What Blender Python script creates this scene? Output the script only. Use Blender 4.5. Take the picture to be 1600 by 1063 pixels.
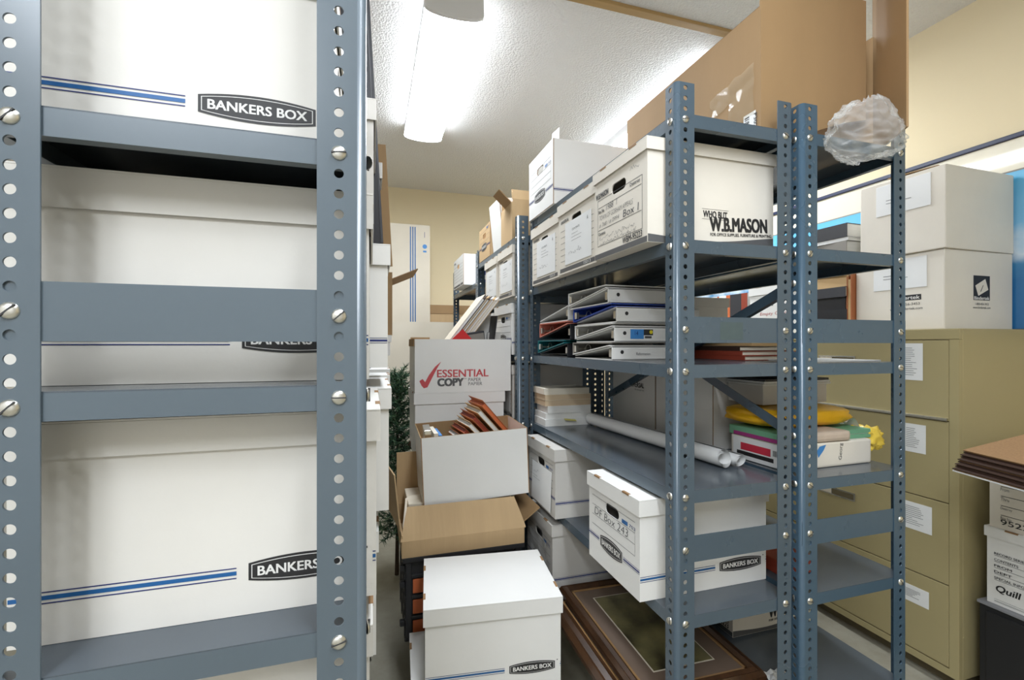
import bpy, bmesh, math, random
from mathutils import Matrix, Vector
from mathutils.geometry import tessellate_polygon
random.seed(7)
PI = math.pi
S = bpy.context.scene
for o in list(bpy.data.objects): bpy.data.objects.remove(o, do_unlink=True)
C = S.collection

# ------------------------------------------------------------------ camera, world, exposure
YAW = math.atan(220 / 720)
cam = bpy.data.cameras.new('camera'); camo = bpy.data.objects.new('camera', cam); C.objects.link(camo)
camo.location = (0, 0, 1.263); camo.rotation_euler = (PI / 2, 0, -YAW)
cam.sensor_fit = 'HORIZONTAL'; cam.sensor_width = 36; cam.lens = 36 * 720 / 1600
cam.shift_y = 6.5 / 1600; cam.clip_start = 0.02
S.camera = camo
S.view_settings.view_transform = 'Standard'; S.view_settings.look = 'None'
S.view_settings.exposure = 0.02; S.view_settings.gamma = 1; S.view_settings.use_curve_mapping = False
w = bpy.data.worlds.new('world'); S.world = w; w.use_nodes = True
w.node_tree.nodes['Background'].inputs[0].default_value = (0.9, 0.95, 1, 1)
w.node_tree.nodes['Background'].inputs[1].default_value = 0.4
LAMP, REAR = 37.0, 34.0     # emission of the ceiling light diffusers: in view, behind the camera
CEIL = 2.76

# ------------------------------------------------------------------ materials
def lin(c): return tuple((x / 12.92 if x <= .04045 else ((x + .055) / 1.055) ** 2.4) for x in c)
def rgb(r, g, b): return lin((r / 255, g / 255, b / 255))
MATS = {}
def mat(name, col, rough=.6, metal=0, noise=0, nscale=20, bump=0, bscale=200, spec=.5, stretch=None, rvar=0, coat=0):
    m = bpy.data.materials.new(name); m.use_nodes = True
    N = m.node_tree.nodes; L = m.node_tree.links; p = N['Principled BSDF']
    p.inputs['Base Color'].default_value = (*col, 1); p.inputs['Roughness'].default_value = rough
    p.inputs['Metallic'].default_value = metal; p.inputs['Specular IOR Level'].default_value = spec
    if coat: p.inputs['Coat Weight'].default_value = coat; p.inputs['Coat Roughness'].default_value = .05
    tc = N.new('ShaderNodeTexCoord'); src = tc.outputs['Object']
    if stretch:
        mp = N.new('ShaderNodeMapping'); mp.inputs['Scale'].default_value = stretch
        L.new(src, mp.inputs[0]); src = mp.outputs[0]
    if noise or rvar:
        t = N.new('ShaderNodeTexNoise'); t.inputs['Scale'].default_value = nscale; t.inputs['Detail'].default_value = 5
        L.new(src, t.inputs['Vector'])
        if noise:
            mx = N.new('ShaderNodeMix'); mx.data_type = 'RGBA'
            mx.inputs['A'].default_value = (*[max(0, c * (1 - noise)) for c in col], 1)
            mx.inputs['B'].default_value = (*[min(1, c * (1 + noise)) for c in col], 1)
            L.new(t.outputs['Fac'], mx.inputs['Factor']); L.new(mx.outputs['Result'], p.inputs['Base Color'])
        if rvar:
            mr = N.new('ShaderNodeMapRange'); mr.inputs['From Min'].default_value = .3; mr.inputs['From Max'].default_value = .7
            mr.inputs['To Min'].default_value = max(.02, rough - rvar); mr.inputs['To Max'].default_value = rough + rvar
            L.new(t.outputs['Fac'], mr.inputs[0]); L.new(mr.outputs[0], p.inputs['Roughness'])
    if bump:
        b = N.new('ShaderNodeTexNoise'); b.inputs['Scale'].default_value = bscale; b.inputs['Detail'].default_value = 3
        L.new(src, b.inputs['Vector'])
        bp = N.new('ShaderNodeBump'); bp.inputs['Strength'].default_value = bump; bp.inputs['Distance'].default_value = .004
        L.new(b.outputs['Fac'], bp.inputs['Height']); L.new(bp.outputs[0], p.inputs['Normal'])
    MATS[name] = m
    return m
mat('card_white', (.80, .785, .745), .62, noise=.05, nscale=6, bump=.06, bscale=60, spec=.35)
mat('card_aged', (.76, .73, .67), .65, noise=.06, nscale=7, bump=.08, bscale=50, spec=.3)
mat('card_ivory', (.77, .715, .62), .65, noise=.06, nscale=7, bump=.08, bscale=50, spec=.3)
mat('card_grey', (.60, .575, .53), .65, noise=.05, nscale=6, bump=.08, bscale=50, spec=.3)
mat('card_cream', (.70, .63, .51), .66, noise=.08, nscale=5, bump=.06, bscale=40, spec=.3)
mat('kraft', (.34, .215, .105), .7, noise=.10, nscale=9, bump=.08, bscale=80, spec=.25, stretch=(1, 1, .3))
mat('kraft_light', (.52, .36, .195), .7, noise=.08, nscale=9, bump=.12, bscale=30, spec=.25, stretch=(4, .4, .4))
mat('kraft_edge', (.30, .17, .075), .8, noise=.3, nscale=180)
mat('steel', (.096, .124, .145), .30, metal=0, noise=.08, nscale=4, rvar=.02, spec=.6)
mat('steel_blue', (.055, .098, .138), .28, metal=0, noise=.08, nscale=4, rvar=.02, spec=.6)
mat('steel_mid', (.068, .098, .124), .28, metal=0, noise=.08, nscale=4, rvar=.02, spec=.6)
mat('steel_pale', (.080, .096, .112), .20, noise=.12, nscale=5, rvar=.05, spec=.55)
mat('zinc', (.72, .70, .64), .32, metal=1, noise=.2, nscale=60)
mat('chrome', (.75, .73, .68), .18, metal=1)
mat('slot', (.04, .04, .04), .7)
mat('ink', (.022, .021, .021), .55)
mat('ink_soft', (.10, .10, .10), .6)
mat('pen', (.05, .05, .055), .5)
mat('pen_red', (.45, .06, .05), .5)
mat('blue_ink', rgb(28, 92, 150), .5)
mat('navy_ink', rgb(30, 46, 110), .5)
mat('paper', (.82, .82, .80), .6, noise=.03, nscale=10)
mat('paper_warm', (.76, .70, .58), .7, noise=.06, nscale=30, stretch=(1, 1, 60))
mat('paper_tan', (.60, .46, .30), .7, noise=.1, nscale=30, stretch=(1, 1, 60))
mat('page_edge', (.74, .73, .69), .7, noise=.15, nscale=12, stretch=(.5, .5, 90))
mat('red', rgb(200, 30, 32), .5)
mat('check_red', rgb(196, 78, 82), .6)
mat('brick_red', rgb(150, 62, 42), .55, noise=.2, nscale=8)
mat('copper', rgb(176, 106, 66), .6, noise=.12, nscale=12)
mat('folder_tan', rgb(205, 170, 120), .6, noise=.06)
mat('folder_dark', (.045, .022, .014), .5)
mat('orange', rgb(206, 108, 62), .5)
mat('vinyl_white', (.70, .69, .66), .38, noise=.04, nscale=8, bump=.05, bscale=40)
mat('vinyl_black', (.018, .018, .021), .4)
mat('vinyl_blue', rgb(24, 62, 150), .35)
mat('vinyl_teal', rgb(22, 112, 118), .35)
mat('vinyl_pink', rgb(205, 128, 110), .4)
mat('black_plastic', (.022, .022, .024), .38, bump=.1, bscale=50)
mat('black_metal', (.014, .014, .015), .5)
mat('grey_plastic', (.22, .22, .23), .5)
mat('dark_cover', (.035, .035, .04), .5)
mat('cover_grey', (.25, .23, .20), .5)
mat('putty', (.40, .335, .17), .40, noise=.03, nscale=3, rvar=.04, spec=.5, bump=.02, bscale=60)
mat('putty_dark', (.12, .095, .05), .6)
mat('wood_frame', (.05, .022, .009), .3, noise=.8, nscale=7, stretch=(6, 1, 1), spec=.6)
mat('gilt', (.30, .17, .07), .35, noise=.3, nscale=20)
mat('mat_board', (.17, .118, .085), .6, noise=.05)
mat('trim_wood', (.44, .28, .11), .5, noise=.2, nscale=6, stretch=(1, 12, 12))
mat('wall_paint', (.80, .68, .455), .85, noise=.02, nscale=2, bump=.08, bscale=120, spec=.2)
mat('wall_pale', (.78, .76, .72), .85)
mat('sky_blue', rgb(40, 120, 190), .25)
mat('poster_navy', (.015, .022, .06), .3)
mat('poster_cream', (.72, .66, .50), .3, coat=.6)
mat('yellow_bag', rgb(232, 176, 24), .35, noise=.22, nscale=14, bump=.6, bscale=22)
mat('yellow_pale', rgb(240, 208, 80), .35, bump=.5, bscale=25)
mat('green_folder', rgb(112, 168, 132), .55)
mat('newsprint', rgb(196, 178, 160), .7, noise=.12, nscale=30)
mat('sticky', rgb(222, 210, 110), .6)
mat('leaf', (.035, .095, .050), .55, noise=.5, nscale=30)
mat('leaf_light', (.10, .19, .085), .55, noise=.4, nscale=30)
mat('cone', (.10, .05, .025), .6, noise=.3, nscale=60)
mat('bark', (.06, .035, .02), .8)
mat('lamp_white', (.80, .80, .79), .5)
mat('label_red', rgb(205, 52, 72), .5)
mat('label_blue', rgb(60, 130, 195), .5)
mat('label_yellow', rgb(215, 200, 40), .5)
mat('magenta', rgb(160, 50, 120), .5)
mat('tape_grey', (.072, .100, .100), .6, noise=.2, nscale=60)
mat('clear_sheet', (.8, .8, .8), .25)

def custom_mats():
    # popcorn ceiling
    m = bpy.data.materials.new('ceiling_texture'); m.use_nodes = True; N = m.node_tree.nodes; L = m.node_tree.links; p = N['Principled BSDF']
    p.inputs['Base Color'].default_value = (.86, .85, .83, 1); p.inputs['Roughness'].default_value = .95; p.inputs['Specular IOR Level'].default_value = .1
    tc = N.new('ShaderNodeTexCoord'); a = N.new('ShaderNodeTexNoise'); a.inputs['Scale'].default_value = 75; a.inputs['Detail'].default_value = 4; a.inputs['Roughness'].default_value = .65
    v = N.new('ShaderNodeTexVoronoi'); v.inputs['Scale'].default_value = 95
    L.new(tc.outputs['Object'], a.inputs['Vector']); L.new(tc.outputs['Object'], v.inputs['Vector'])
    mul = N.new('ShaderNodeMath'); mul.operation = 'SUBTRACT'; L.new(a.outputs['Fac'], mul.inputs[0]); L.new(v.outputs['Distance'], mul.inputs[1])
    bp = N.new('ShaderNodeBump'); bp.inputs['Strength'].default_value = .55; bp.inputs['Distance'].default_value = .008
    L.new(mul.outputs[0], bp.inputs['Height']); L.new(bp.outputs[0], p.inputs['Normal']); MATS['ceiling_texture'] = m
    # concrete floor
    m = bpy.data.materials.new('concrete'); m.use_nodes = True; N = m.node_tree.nodes; L = m.node_tree.links; p = N['Principled BSDF']
    tc = N.new('ShaderNodeTexCoord'); a = N.new('ShaderNodeTexNoise'); a.inputs['Scale'].default_value = 3.5; a.inputs['Detail'].default_value = 9; a.inputs['Roughness'].default_value = .7
    r = N.new('ShaderNodeValToRGB'); r.color_ramp.elements[0].color = (.22, .20, .145, 1); r.color_ramp.elements[1].color = (.36, .34, .27, 1)
    r.color_ramp.elements[0].position = .3; r.color_ramp.elements[1].position = .7
    L.new(tc.outputs['Object'], a.inputs['Vector']); L.new(a.outputs['Fac'], r.inputs[0]); L.new(r.outputs[0], p.inputs['Base Color'])
    p.inputs['Roughness'].default_value = .6; MATS['concrete'] = m
    # lamp diffuser
    m = bpy.data.materials.new('diffuser_glow'); m.use_nodes = True; N = m.node_tree.nodes; p = N['Principled BSDF']
    p.inputs['Base Color'].default_value = (.9, .9, .9, 1); p.inputs['Emission Color'].default_value = (.90, .965, 1.05, 1); p.inputs['Emission Strength'].default_value = LAMP
    MATS['diffuser_glow'] = m
    m = m.copy(); m.name = 'diffuser_rear'; m.node_tree.nodes['Principled BSDF'].inputs['Emission Strength'].default_value = REAR; MATS['diffuser_rear'] = m
    # mural: blue sky over clouds over water
    m = bpy.data.materials.new('mural_print'); m.use_nodes = True; N = m.node_tree.nodes; L = m.node_tree.links; p = N['Principled BSDF']
    tc = N.new('ShaderNodeTexCoord'); sep = N.new('ShaderNodeSeparateXYZ'); L.new(tc.outputs['Object'], sep.inputs[0])
    a = N.new('ShaderNodeTexNoise'); a.inputs['Scale'].default_value = 9; a.inputs['Detail'].default_value = 7; L.new(tc.outputs['Object'], a.inputs['Vector'])
    ad = N.new('ShaderNodeMath'); ad.operation = 'MULTIPLY_ADD'; ad.inputs[1].default_value = .22; L.new(a.outputs['Fac'], ad.inputs[0]); L.new(sep.outputs['Z'], ad.inputs[2])
    mr = N.new('ShaderNodeMapRange'); mr.inputs['From Min'].default_value = 1.33; mr.inputs['From Max'].default_value = 2.10; L.new(ad.outputs[0], mr.inputs[0])
    r = N.new('ShaderNodeValToRGB'); e = r.color_ramp.elements
    e[0].position = 0; e[0].color = (.02, .14, .34, 1); e[1].position = 1; e[1].color = (.10, .42, .66, 1)
    for pos, c in ((.38, (.03, .16, .36)), (.48, (.05, .22, .42)), (.58, (.62, .72, .80)), (.68, (.20, .48, .72))):
        q = e.new(pos); q.color = (*c, 1)
    L.new(mr.outputs[0], r.inputs[0]); L.new(r.outputs[0], p.inputs['Base Color']); p.inputs['Roughness'].default_value = .3
    p.inputs['Coat Weight'].default_value = .5
    MATS['mural_print'] = m
    # plain generic dim olive picture for the framed print
    m = bpy.data.materials.new('print_olive'); m.use_nodes = True; N = m.node_tree.nodes; L = m.node_tree.links; p = N['Principled BSDF']
    tc = N.new('ShaderNodeTexCoord'); a = N.new('ShaderNodeTexNoise'); a.inputs['Scale'].default_value = 7; a.inputs['Detail'].default_value = 6
    r = N.new('ShaderNodeValToRGB'); r.color_ramp.elements[0].position = .32; r.color_ramp.elements[1].position = .68
    r.color_ramp.elements[0].color = (.02, .017, .010, 1); r.color_ramp.elements[1].color = (.27, .235, .10, 1)
    L.new(tc.outputs['Object'], a.inputs['Vector']); L.new(a.outputs['Fac'], r.inputs[0]); L.new(r.outputs[0], p.inputs['Base Color'])
    p.inputs['Roughness'].default_value = .3; p.inputs['Coat Weight'].default_value = .6; MATS['print_olive'] = m
    # clear crumpled film
    m = bpy.data.materials.new('film'); m.use_nodes = True; N = m.node_tree.nodes; L = m.node_tree.links
    out = N['Material Output']; p = N['Principled BSDF']; p.inputs['Base Color'].default_value = (.90, .90, .88, 1); p.inputs['Roughness'].default_value = .10
    tr = N.new('ShaderNodeBsdfTransparent'); tr.inputs[0].default_value = (.97, .97, .96, 1)
    mx = N.new('ShaderNodeMixShader'); lw = N.new('ShaderNodeLayerWeight'); lw.inputs[0].default_value = .35
    mr = N.new('ShaderNodeMapRange'); mr.inputs['To Min'].default_value = .07; mr.inputs['To Max'].default_value = .50; L.new(lw.outputs['Facing'], mr.inputs[0])
    L.new(mr.outputs[0], mx.inputs[0]); L.new(tr.outputs[0], mx.inputs[1]); L.new(p.outputs[0], mx.inputs[2]); L.new(mx.outputs[0], out.inputs[0]); MATS['film'] = m
    # clear sticky tape
    m = m.copy(); m.name = 'tape_clear'; MATS['tape_clear'] = m
    m.node_tree.nodes['Principled BSDF'].inputs['Base Color'].default_value = (.72, .60, .42, 1)
custom_mats()

# ------------------------------------------------------------------ mesh building
def TR(x=0, y=0, z=0): return Matrix.Translation((x, y, z))
def ROT(a, ax): return Matrix.Rotation(a, 4, ax)
def basis(u, v, o):      # 2-D plane (u right, v up) with normal u x v at o
    u = Vector(u); v = Vector(v); n = u.cross(v)
    return Matrix(((u.x, v.x, n.x, o[0]), (u.y, v.y, n.y, o[1]), (u.z, v.z, n.z, o[2]), (0, 0, 0, 1)))
def F_front(x, y, z): return basis((1, 0, 0), (0, 0, 1), (x, y, z))      # faces -Y
def F_left(x, y, z): return basis((0, -1, 0), (0, 0, 1), (x, y, z))      # faces -X
def F_right(x, y, z): return basis((0, 1, 0), (0, 0, 1), (x, y, z))      # faces +X
def F_back(x, y, z): return basis((-1, 0, 0), (0, 0, 1), (x, y, z))      # faces +Y
def F_top(x, y, z): return basis((1, 0, 0), (0, 1, 0), (x, y, z))        # faces +Z

TXT = {}
def text_geo(s, bold=0.0):
    k = (s, bold)
    if k in TXT: return TXT[k]
    cu = bpy.data.curves.new('t', 'FONT'); cu.body = s; cu.size = 1; cu.offset = bold; cu.resolution_u = 3
    ob = bpy.data.objects.new('t', cu); C.objects.link(ob)
    dg = bpy.context.evaluated_depsgraph_get(); ev = ob.evaluated_get(dg); me = ev.to_mesh()
    vs = [(v.co.x, v.co.y) for v in me.vertices]; fs = [tuple(p.vertices) for p in me.polygons]
    ev.to_mesh_clear(); bpy.data.objects.remove(ob); bpy.data.curves.remove(cu)
    x0 = min(v[0] for v in vs); x1 = max(v[0] for v in vs); y0 = min(v[1] for v in vs); y1 = max(v[1] for v in vs)
    vs = [((x - x0) / (x1 - x0), (y - y0) / (y1 - y0)) for x, y in vs]
    TXT[k] = (vs, fs)
    return TXT[k]

class MB:
    def __init__(s): s.v = []; s.f = []; s.m = []; s.sm = []
    def add(s, vs, fs, m, xf=None, smooth=False):
        n = len(s.v)
        for v in vs:
            v = Vector(v)
            s.v.append(tuple(xf @ v) if xf is not None else tuple(v))
        for f in fs:
            s.f.append(tuple(i + n for i in f)); s.m.append(m); s.sm.append(smooth)
        return s
    def box(s, x0, x1, y0, y1, z0, z1, m, xf=None, ch=0.0):
        if ch <= 0:
            vs = [(x, y, z) for z in (z0, z1) for y in (y0, y1) for x in (x0, x1)]
            return s.add(vs, [(0, 2, 3, 1), (4, 5, 7, 6), (0, 1, 5, 4), (2, 6, 7, 3), (0, 4, 6, 2), (1, 3, 7, 5)], m, xf)
        bm = bmesh.new(); bmesh.ops.create_cube(bm, size=1)
        for v in bm.verts: v.co = ((x0 + x1) / 2 + v.co.x * (x1 - x0), (y0 + y1) / 2 + v.co.y * (y1 - y0), (z0 + z1) / 2 + v.co.z * (z1 - z0))
        bmesh.ops.bevel(bm, geom=bm.edges[:], offset=ch, segments=2, profile=.6, affect='EDGES')
        bm.verts.index_update(); s.add([tuple(v.co) for v in bm.verts], [[v.index for v in f.verts] for f in bm.faces], m, xf); bm.free()
        return s
    def poly(s, pts, m, xf=None, lift=0.0):
        return s.add([(p[0], p[1], lift) for p in pts], [tuple(range(len(pts)))], m, xf)
    def rect(s, u0, u1, w0, w1, m, xf, lift=.0004):
        return s.poly([(u0, w0), (u1, w0), (u1, w1), (u0, w1)], m, xf, lift)
    def frame(s, u0, u1, w0, w1, t, m, xf, lift=.0005):
        s.rect(u0, u1, w0, w0 + t, m, xf, lift); s.rect(u0, u1, w1 - t, w1, m, xf, lift)
        s.rect(u0, u0 + t, w0, w1, m, xf, lift); s.rect(u1 - t, u1, w0, w1, m, xf, lift); return s
    def text(s, t, u, w_, width, height, m, xf, lift=.0008, bold=0.0, shear=0.0, rot=0.0):
        vs, fs = text_geo(t, min(0, bold)); cr, sr = math.cos(rot), math.sin(rot)
        k = height * bold * 1.6      # heavier strokes: the outline stamped with small side steps
        n = 0
        for dx in ((0,) if bold <= 0 else (-k, 0, k)):
            for dy in ((0,) if bold <= 0 else (-k * .5, k * .5)):
                out = []; n += 1; lz = lift + (n - 1) * .00006
                for x, y in vs:
                    x = x * width + y * height * shear + dx; y = y * height + dy
                    out.append((u + x * cr - y * sr, w_ + x * sr + y * cr, lz))
                s.add(out, fs, m, xf)
        return s
    def prism(s, outline, depth, m, xf=None, smooth=False):   # outline in xy, extruded z 0..depth
        n = len(outline)
        vs = [(p[0], p[1], 0) for p in outline] + [(p[0], p[1], depth) for p in outline]
        s.add(vs, [tuple(range(n - 1, -1, -1)), tuple(range(n, 2 * n))], m, xf)
        return s.add(vs, [(i, (i + 1) % n, n + (i + 1) % n, n + i) for i in range(n)], m, xf, smooth)
    def plate(s, outer, holes, th, m, xf=None, edge=None):    # xy plate, z 0..th, with through holes
        loops = [[Vector((p[0], p[1], 0)) for p in outer]] + [[Vector((p[0], p[1], 0)) for p in h] for h in holes]
        flat = [p for l in loops for p in l]; tri = tessellate_polygon(loops); N = len(flat)
        vs = [(p.x, p.y, th) for p in flat] + [(p.x, p.y, 0) for p in flat]
        fs = []
        for a, b, c in tri:
            n = (flat[b] - flat[a]).cross(flat[c] - flat[a]).z
            if n < 0: a, c = c, a
            fs.append((a, b, c)); fs.append((N + c, N + b, N + a))
        s.add(vs, fs, m, xf)
        i = 0; wf = []
        for l in loops:
            n = len(l)
            for k in range(n): wf.append((i + k, i + (k + 1) % n, N + i + (k + 1) % n, N + i + k))
            i += n
        return s.add(vs, wf, edge or m, xf)
    def tube(s, pts, r, m, seg=10, xf=None, caps=True):
        pts = [Vector(p) for p in pts]; vs = []; fs = []
        rr = r if isinstance(r, (list, tuple)) else [r] * len(pts)
        up = Vector((0, 0, 1))
        for i, p in enumerate(pts):
            d = (pts[min(i + 1, len(pts) - 1)] - pts[max(i - 1, 0)]).normalized()
            a = d.cross(up)
            if a.length < 1e-4: a = d.cross(Vector((1, 0, 0)))
            a.normalize(); b = d.cross(a)
            for k in range(seg):
                t = 2 * PI * k / seg; vs.append(tuple(p + (a * math.cos(t) + b * math.sin(t)) * rr[i]))
        for i in range(len(pts) - 1):
            for k in range(seg): fs.append((i * seg + k, i * seg + (k + 1) % seg, (i + 1) * seg + (k + 1) % seg, (i + 1) * seg + k))
        s.add(vs, fs, m, xf, True)
        if caps: s.add(vs, [tuple(range(seg)), tuple(range(len(vs) - 1, len(vs) - seg - 1, -1))], m, xf)
        return s
    def lathe(s, prof, m, seg=16, xf=None):                   # prof (r, z)
        vs = [(r * math.cos(2 * PI * k / seg), r * math.sin(2 * PI * k / seg), z) for r, z in prof for k in range(seg)]; fs = []
        for i in range(len(prof) - 1):
            for k in range(seg): fs.append((i * seg + k, i * seg + (k + 1) % seg, (i + 1) * seg + (k + 1) % seg, (i + 1) * seg + k))
        fs.append(tuple(range((len(prof) - 1) * seg, len(prof) * seg)))
        return s.add(vs, fs, m, xf, True)
    def mesh(s, name):
        me = bpy.data.meshes.new(name); me.from_pydata(s.v, [], s.f)
        names = []
        for n in s.m:
            if n not in names: names.append(n)
        for n in names: me.materials.append(MATS[n])
        ix = {n: i for i, n in enumerate(names)}
        me.polygons.foreach_set('material_index', [ix[n] for n in s.m])
        me.polygons.foreach_set('use_smooth', s.sm); me.update()
        return me
    def build(s, name, parent=None, loc=None, rot=None):
        return link(name, s.mesh(name), parent, loc, rot)
def link(name, me, parent=None, loc=None, rot=None):
    o = bpy.data.objects.new(name, me); C.objects.link(o); o.parent = parent
    if loc: o.location = loc
    if rot: o.rotation_euler = rot
    return o
def tag(o, label, cat, group=None):
    o['label'] = label; o['category'] = cat
    if group: o['group'] = group
    return o
def thing(name, label, cat, loc=(0, 0, 0), rot=(0, 0, 0), group=None):
    o = bpy.data.objects.new(name, None); C.objects.link(o); o.empty_display_size = .05
    o.location = loc; o.rotation_euler = rot if isinstance(rot, tuple) else (0, 0, rot)
    return tag(o, label, cat, group)
def struct(name, mb, loc=None):
    o = mb.build(name, None, loc); o['kind'] = 'structure'; return o
def slot_pts(cu, cw, half, r, n=8):
    pts = [(cu + half + r * math.cos(a), cw + r * math.sin(a)) for a in [-PI / 2 + PI * i / n for i in range(n + 1)]]
    return pts + [(cu - half + r * math.cos(a), cw + r * math.sin(a)) for a in [PI / 2 + PI * i / n for i in range(n + 1)]]
def circ(cu, cw, r, n=14): return [(cu + r * math.cos(2 * PI * i / n), cw + r * math.sin(2 * PI * i / n)) for i in range(n)]

# ------------------------------------------------------------------ the room
X0, X1, Y0, Y1 = -2.3, 2.52, -2.6, 4.53
struct('floor', MB().box(X0 - .1, X1 + .1, Y0 - .1, Y1 + .1, -.1, 0, 'concrete'))
struct('ceiling', MB().box(X0 - .1, X1 + .1, Y0 - .1, Y1 + .1, CEIL, CEIL + .1, 'ceiling_texture'))
struct('wall_back', MB().box(X0 - .1, X1 + .1, Y1, Y1 + .1, 0, CEIL, 'wall_paint'))
struct('wall_front', MB().box(X0 - .1, X1 + .1, Y0 - .1, Y0, 0, CEIL, 'wall_pale'))
struct('wall_left', MB().box(X0 - .1, X0, Y0, Y1, 0, CEIL, 'wall_pale'))
struct('wall_right', MB().box(X1, X1 + .1, Y0, Y1, 0, CEIL, 'wall_paint'))
struct('trim_1', MB().box(X0, X1, 1.79, 1.83, CEIL - .016, CEIL, 'trim_wood', ch=.003))

def ceiling_light(x, y, label, glow='diffuser_glow'):
    t = thing('ceiling_light', label, 'ceiling light', (x, y, CEIL), 0, 'wraparound ceiling lights')
    Lh, wd = .64, .125
    MB().box(-wd * .97, wd * .97, -Lh + .005, Lh - .005, -.0735, 0, 'lamp_white', ch=.004).build('housing', t)
    d = MB(); n = 14; arc = []
    for i in range(n + 1):
        a = PI * i / n; arc.append((-wd * math.cos(a), -.074 - .030 * math.sin(a) ** .85))
    vs = [(p[0], -Lh + .02, p[1]) for p in arc] + [(p[0], Lh - .02, p[1]) for p in arc]
    d.add(vs, [(i, i + 1, n + 2 + i, n + 1 + i) for i in range(n)], glow, None, True)
    d.build('diffuser', t)
    for sgn in (-1, 1):
        e = MB(); out = [(p[0] * 1.02, p[1] - .003) for p in arc] + [(wd, 0), (-wd, 0)]
        e.prism(out, .02, 'lamp_white', basis((1, 0, 0), (0, 0, 1), (0, sgn * Lh + (.02 if sgn < 0 else 0), 0)))
        e.build('end_cap', t)
    return t
ceiling_light(.34, 2.58, 'white wraparound fluorescent light on the ceiling above the middle aisle')
ceiling_light(1.78, 2.58, 'white ceiling light mostly hidden behind the big brown carton on the rack')
for lx, ly, ll in ((-1.22, -1.25, 'white unseen ceiling light added by the left wall to brighten the left boxes'), (-.62, -1.05, 'white ceiling light behind the camera, nearer the middle'), (.42, .02, 'white ceiling light straight above the camera in the aisle')):
    ceiling_light(lx, ly, ll, 'diffuser_rear')  # the left-wall lamp is added, unseen, to brighten the left rack's boxes

# ------------------------------------------------------------------ steel racks with perforated angle posts
PITCH = .0254; HZ0 = .028; WS, INS = .042, .019      # side flange width and hole inset
def post_mesh(height, seg, wF=.052, insF=.0255, m='steel', name='post'):
    b = MB(); r = .011; th = .0022; hr = .0058
    n = int((height - .02) / PITCH)
    for fl in (0, 1):
        wA, inset = (wF, insF) if fl == 0 else (WS, INS)
        xf = basis((1, 0, 0), (0, 0, 1), (0, th, 0)) if fl == 0 else basis((0, 1, 0), (0, 0, 1), (0, 0, 0))
        # strip plates: lower end, cells, upper end
        if fl == 1: xf = xf @ TR(0, 0, 0)
        for i in range(n + 1):
            zc = HZ0 + PITCH * i; z0 = zc - PITCH / 2 if i else 0; z1 = min(zc + PITCH / 2, height)
            if zc + hr + .002 > height: break
            last = HZ0 + PITCH * (i + 1) + hr + .002 > height
            if last: z1 = height
            hole = circ(wA - inset, zc, hr, seg)
            xfl = xf if fl == 0 else xf @ TR(0, 0, 0)
            out = [(r, z0), (wA, z0), (wA, z1), (r, z1)]
            # faces only (no side walls between cells)
            loops = [[Vector((p[0], p[1], 0)) for p in out], [Vector((p[0], p[1], 0)) for p in hole]]
            flat = loops[0] + loops[1]; N = len(flat); tri = tessellate_polygon(loops)
            d0, d1 = (0, th) if fl == 0 else (0, th)
            vs = [(p.x, p.y, d1) for p in flat] + [(p.x, p.y, d0) for p in flat]; fs = []
            for a, c, e in tri:
                nn = (flat[c] - flat[a]).cross(flat[e] - flat[a]).z
                if nn < 0: a, e = e, a
                fs.append((a, c, e)); fs.append((N + e, N + c, N + a))
            for k in range(4, N):
                k2 = k + 1 if k + 1 < N else 4
                fs.append((k, k2, N + k2, N + k))
            fs.append((1, 2, N + 2, N + 1))
            b.add(vs, fs, m, xfl)
            if last: break
    # rounded corner: outer arc from (r,0) to (0,r), inner arc
    k = 6; vs = []; fs = []
    for i in range(k + 1):
        a = -PI / 2 - PI / 2 * i / k
        for rad in (r, r - th):
            for z in (0, height): vs.append((r + rad * math.cos(a), r + rad * math.sin(a), z))
    for i in range(k):
        o = i * 4; p = o + 4
        fs += [(o, o + 1, p + 1, p), (o + 2, p + 2, p + 3, o + 3), (o + 1, o + 3, p + 3, p + 1)]
    b.add(vs, fs, m, None, True)
    return b.mesh(name)
MIR = {}
def mirrored(me):     # the right hand post: same section, mirrored in x
    if me.name not in MIR:
        m2 = me.copy(); m2.transform(Matrix.Diagonal((-1, 1, 1, 1))); m2.flip_normals(); MIR[me.name] = m2
    return MIR[me.name]

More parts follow.
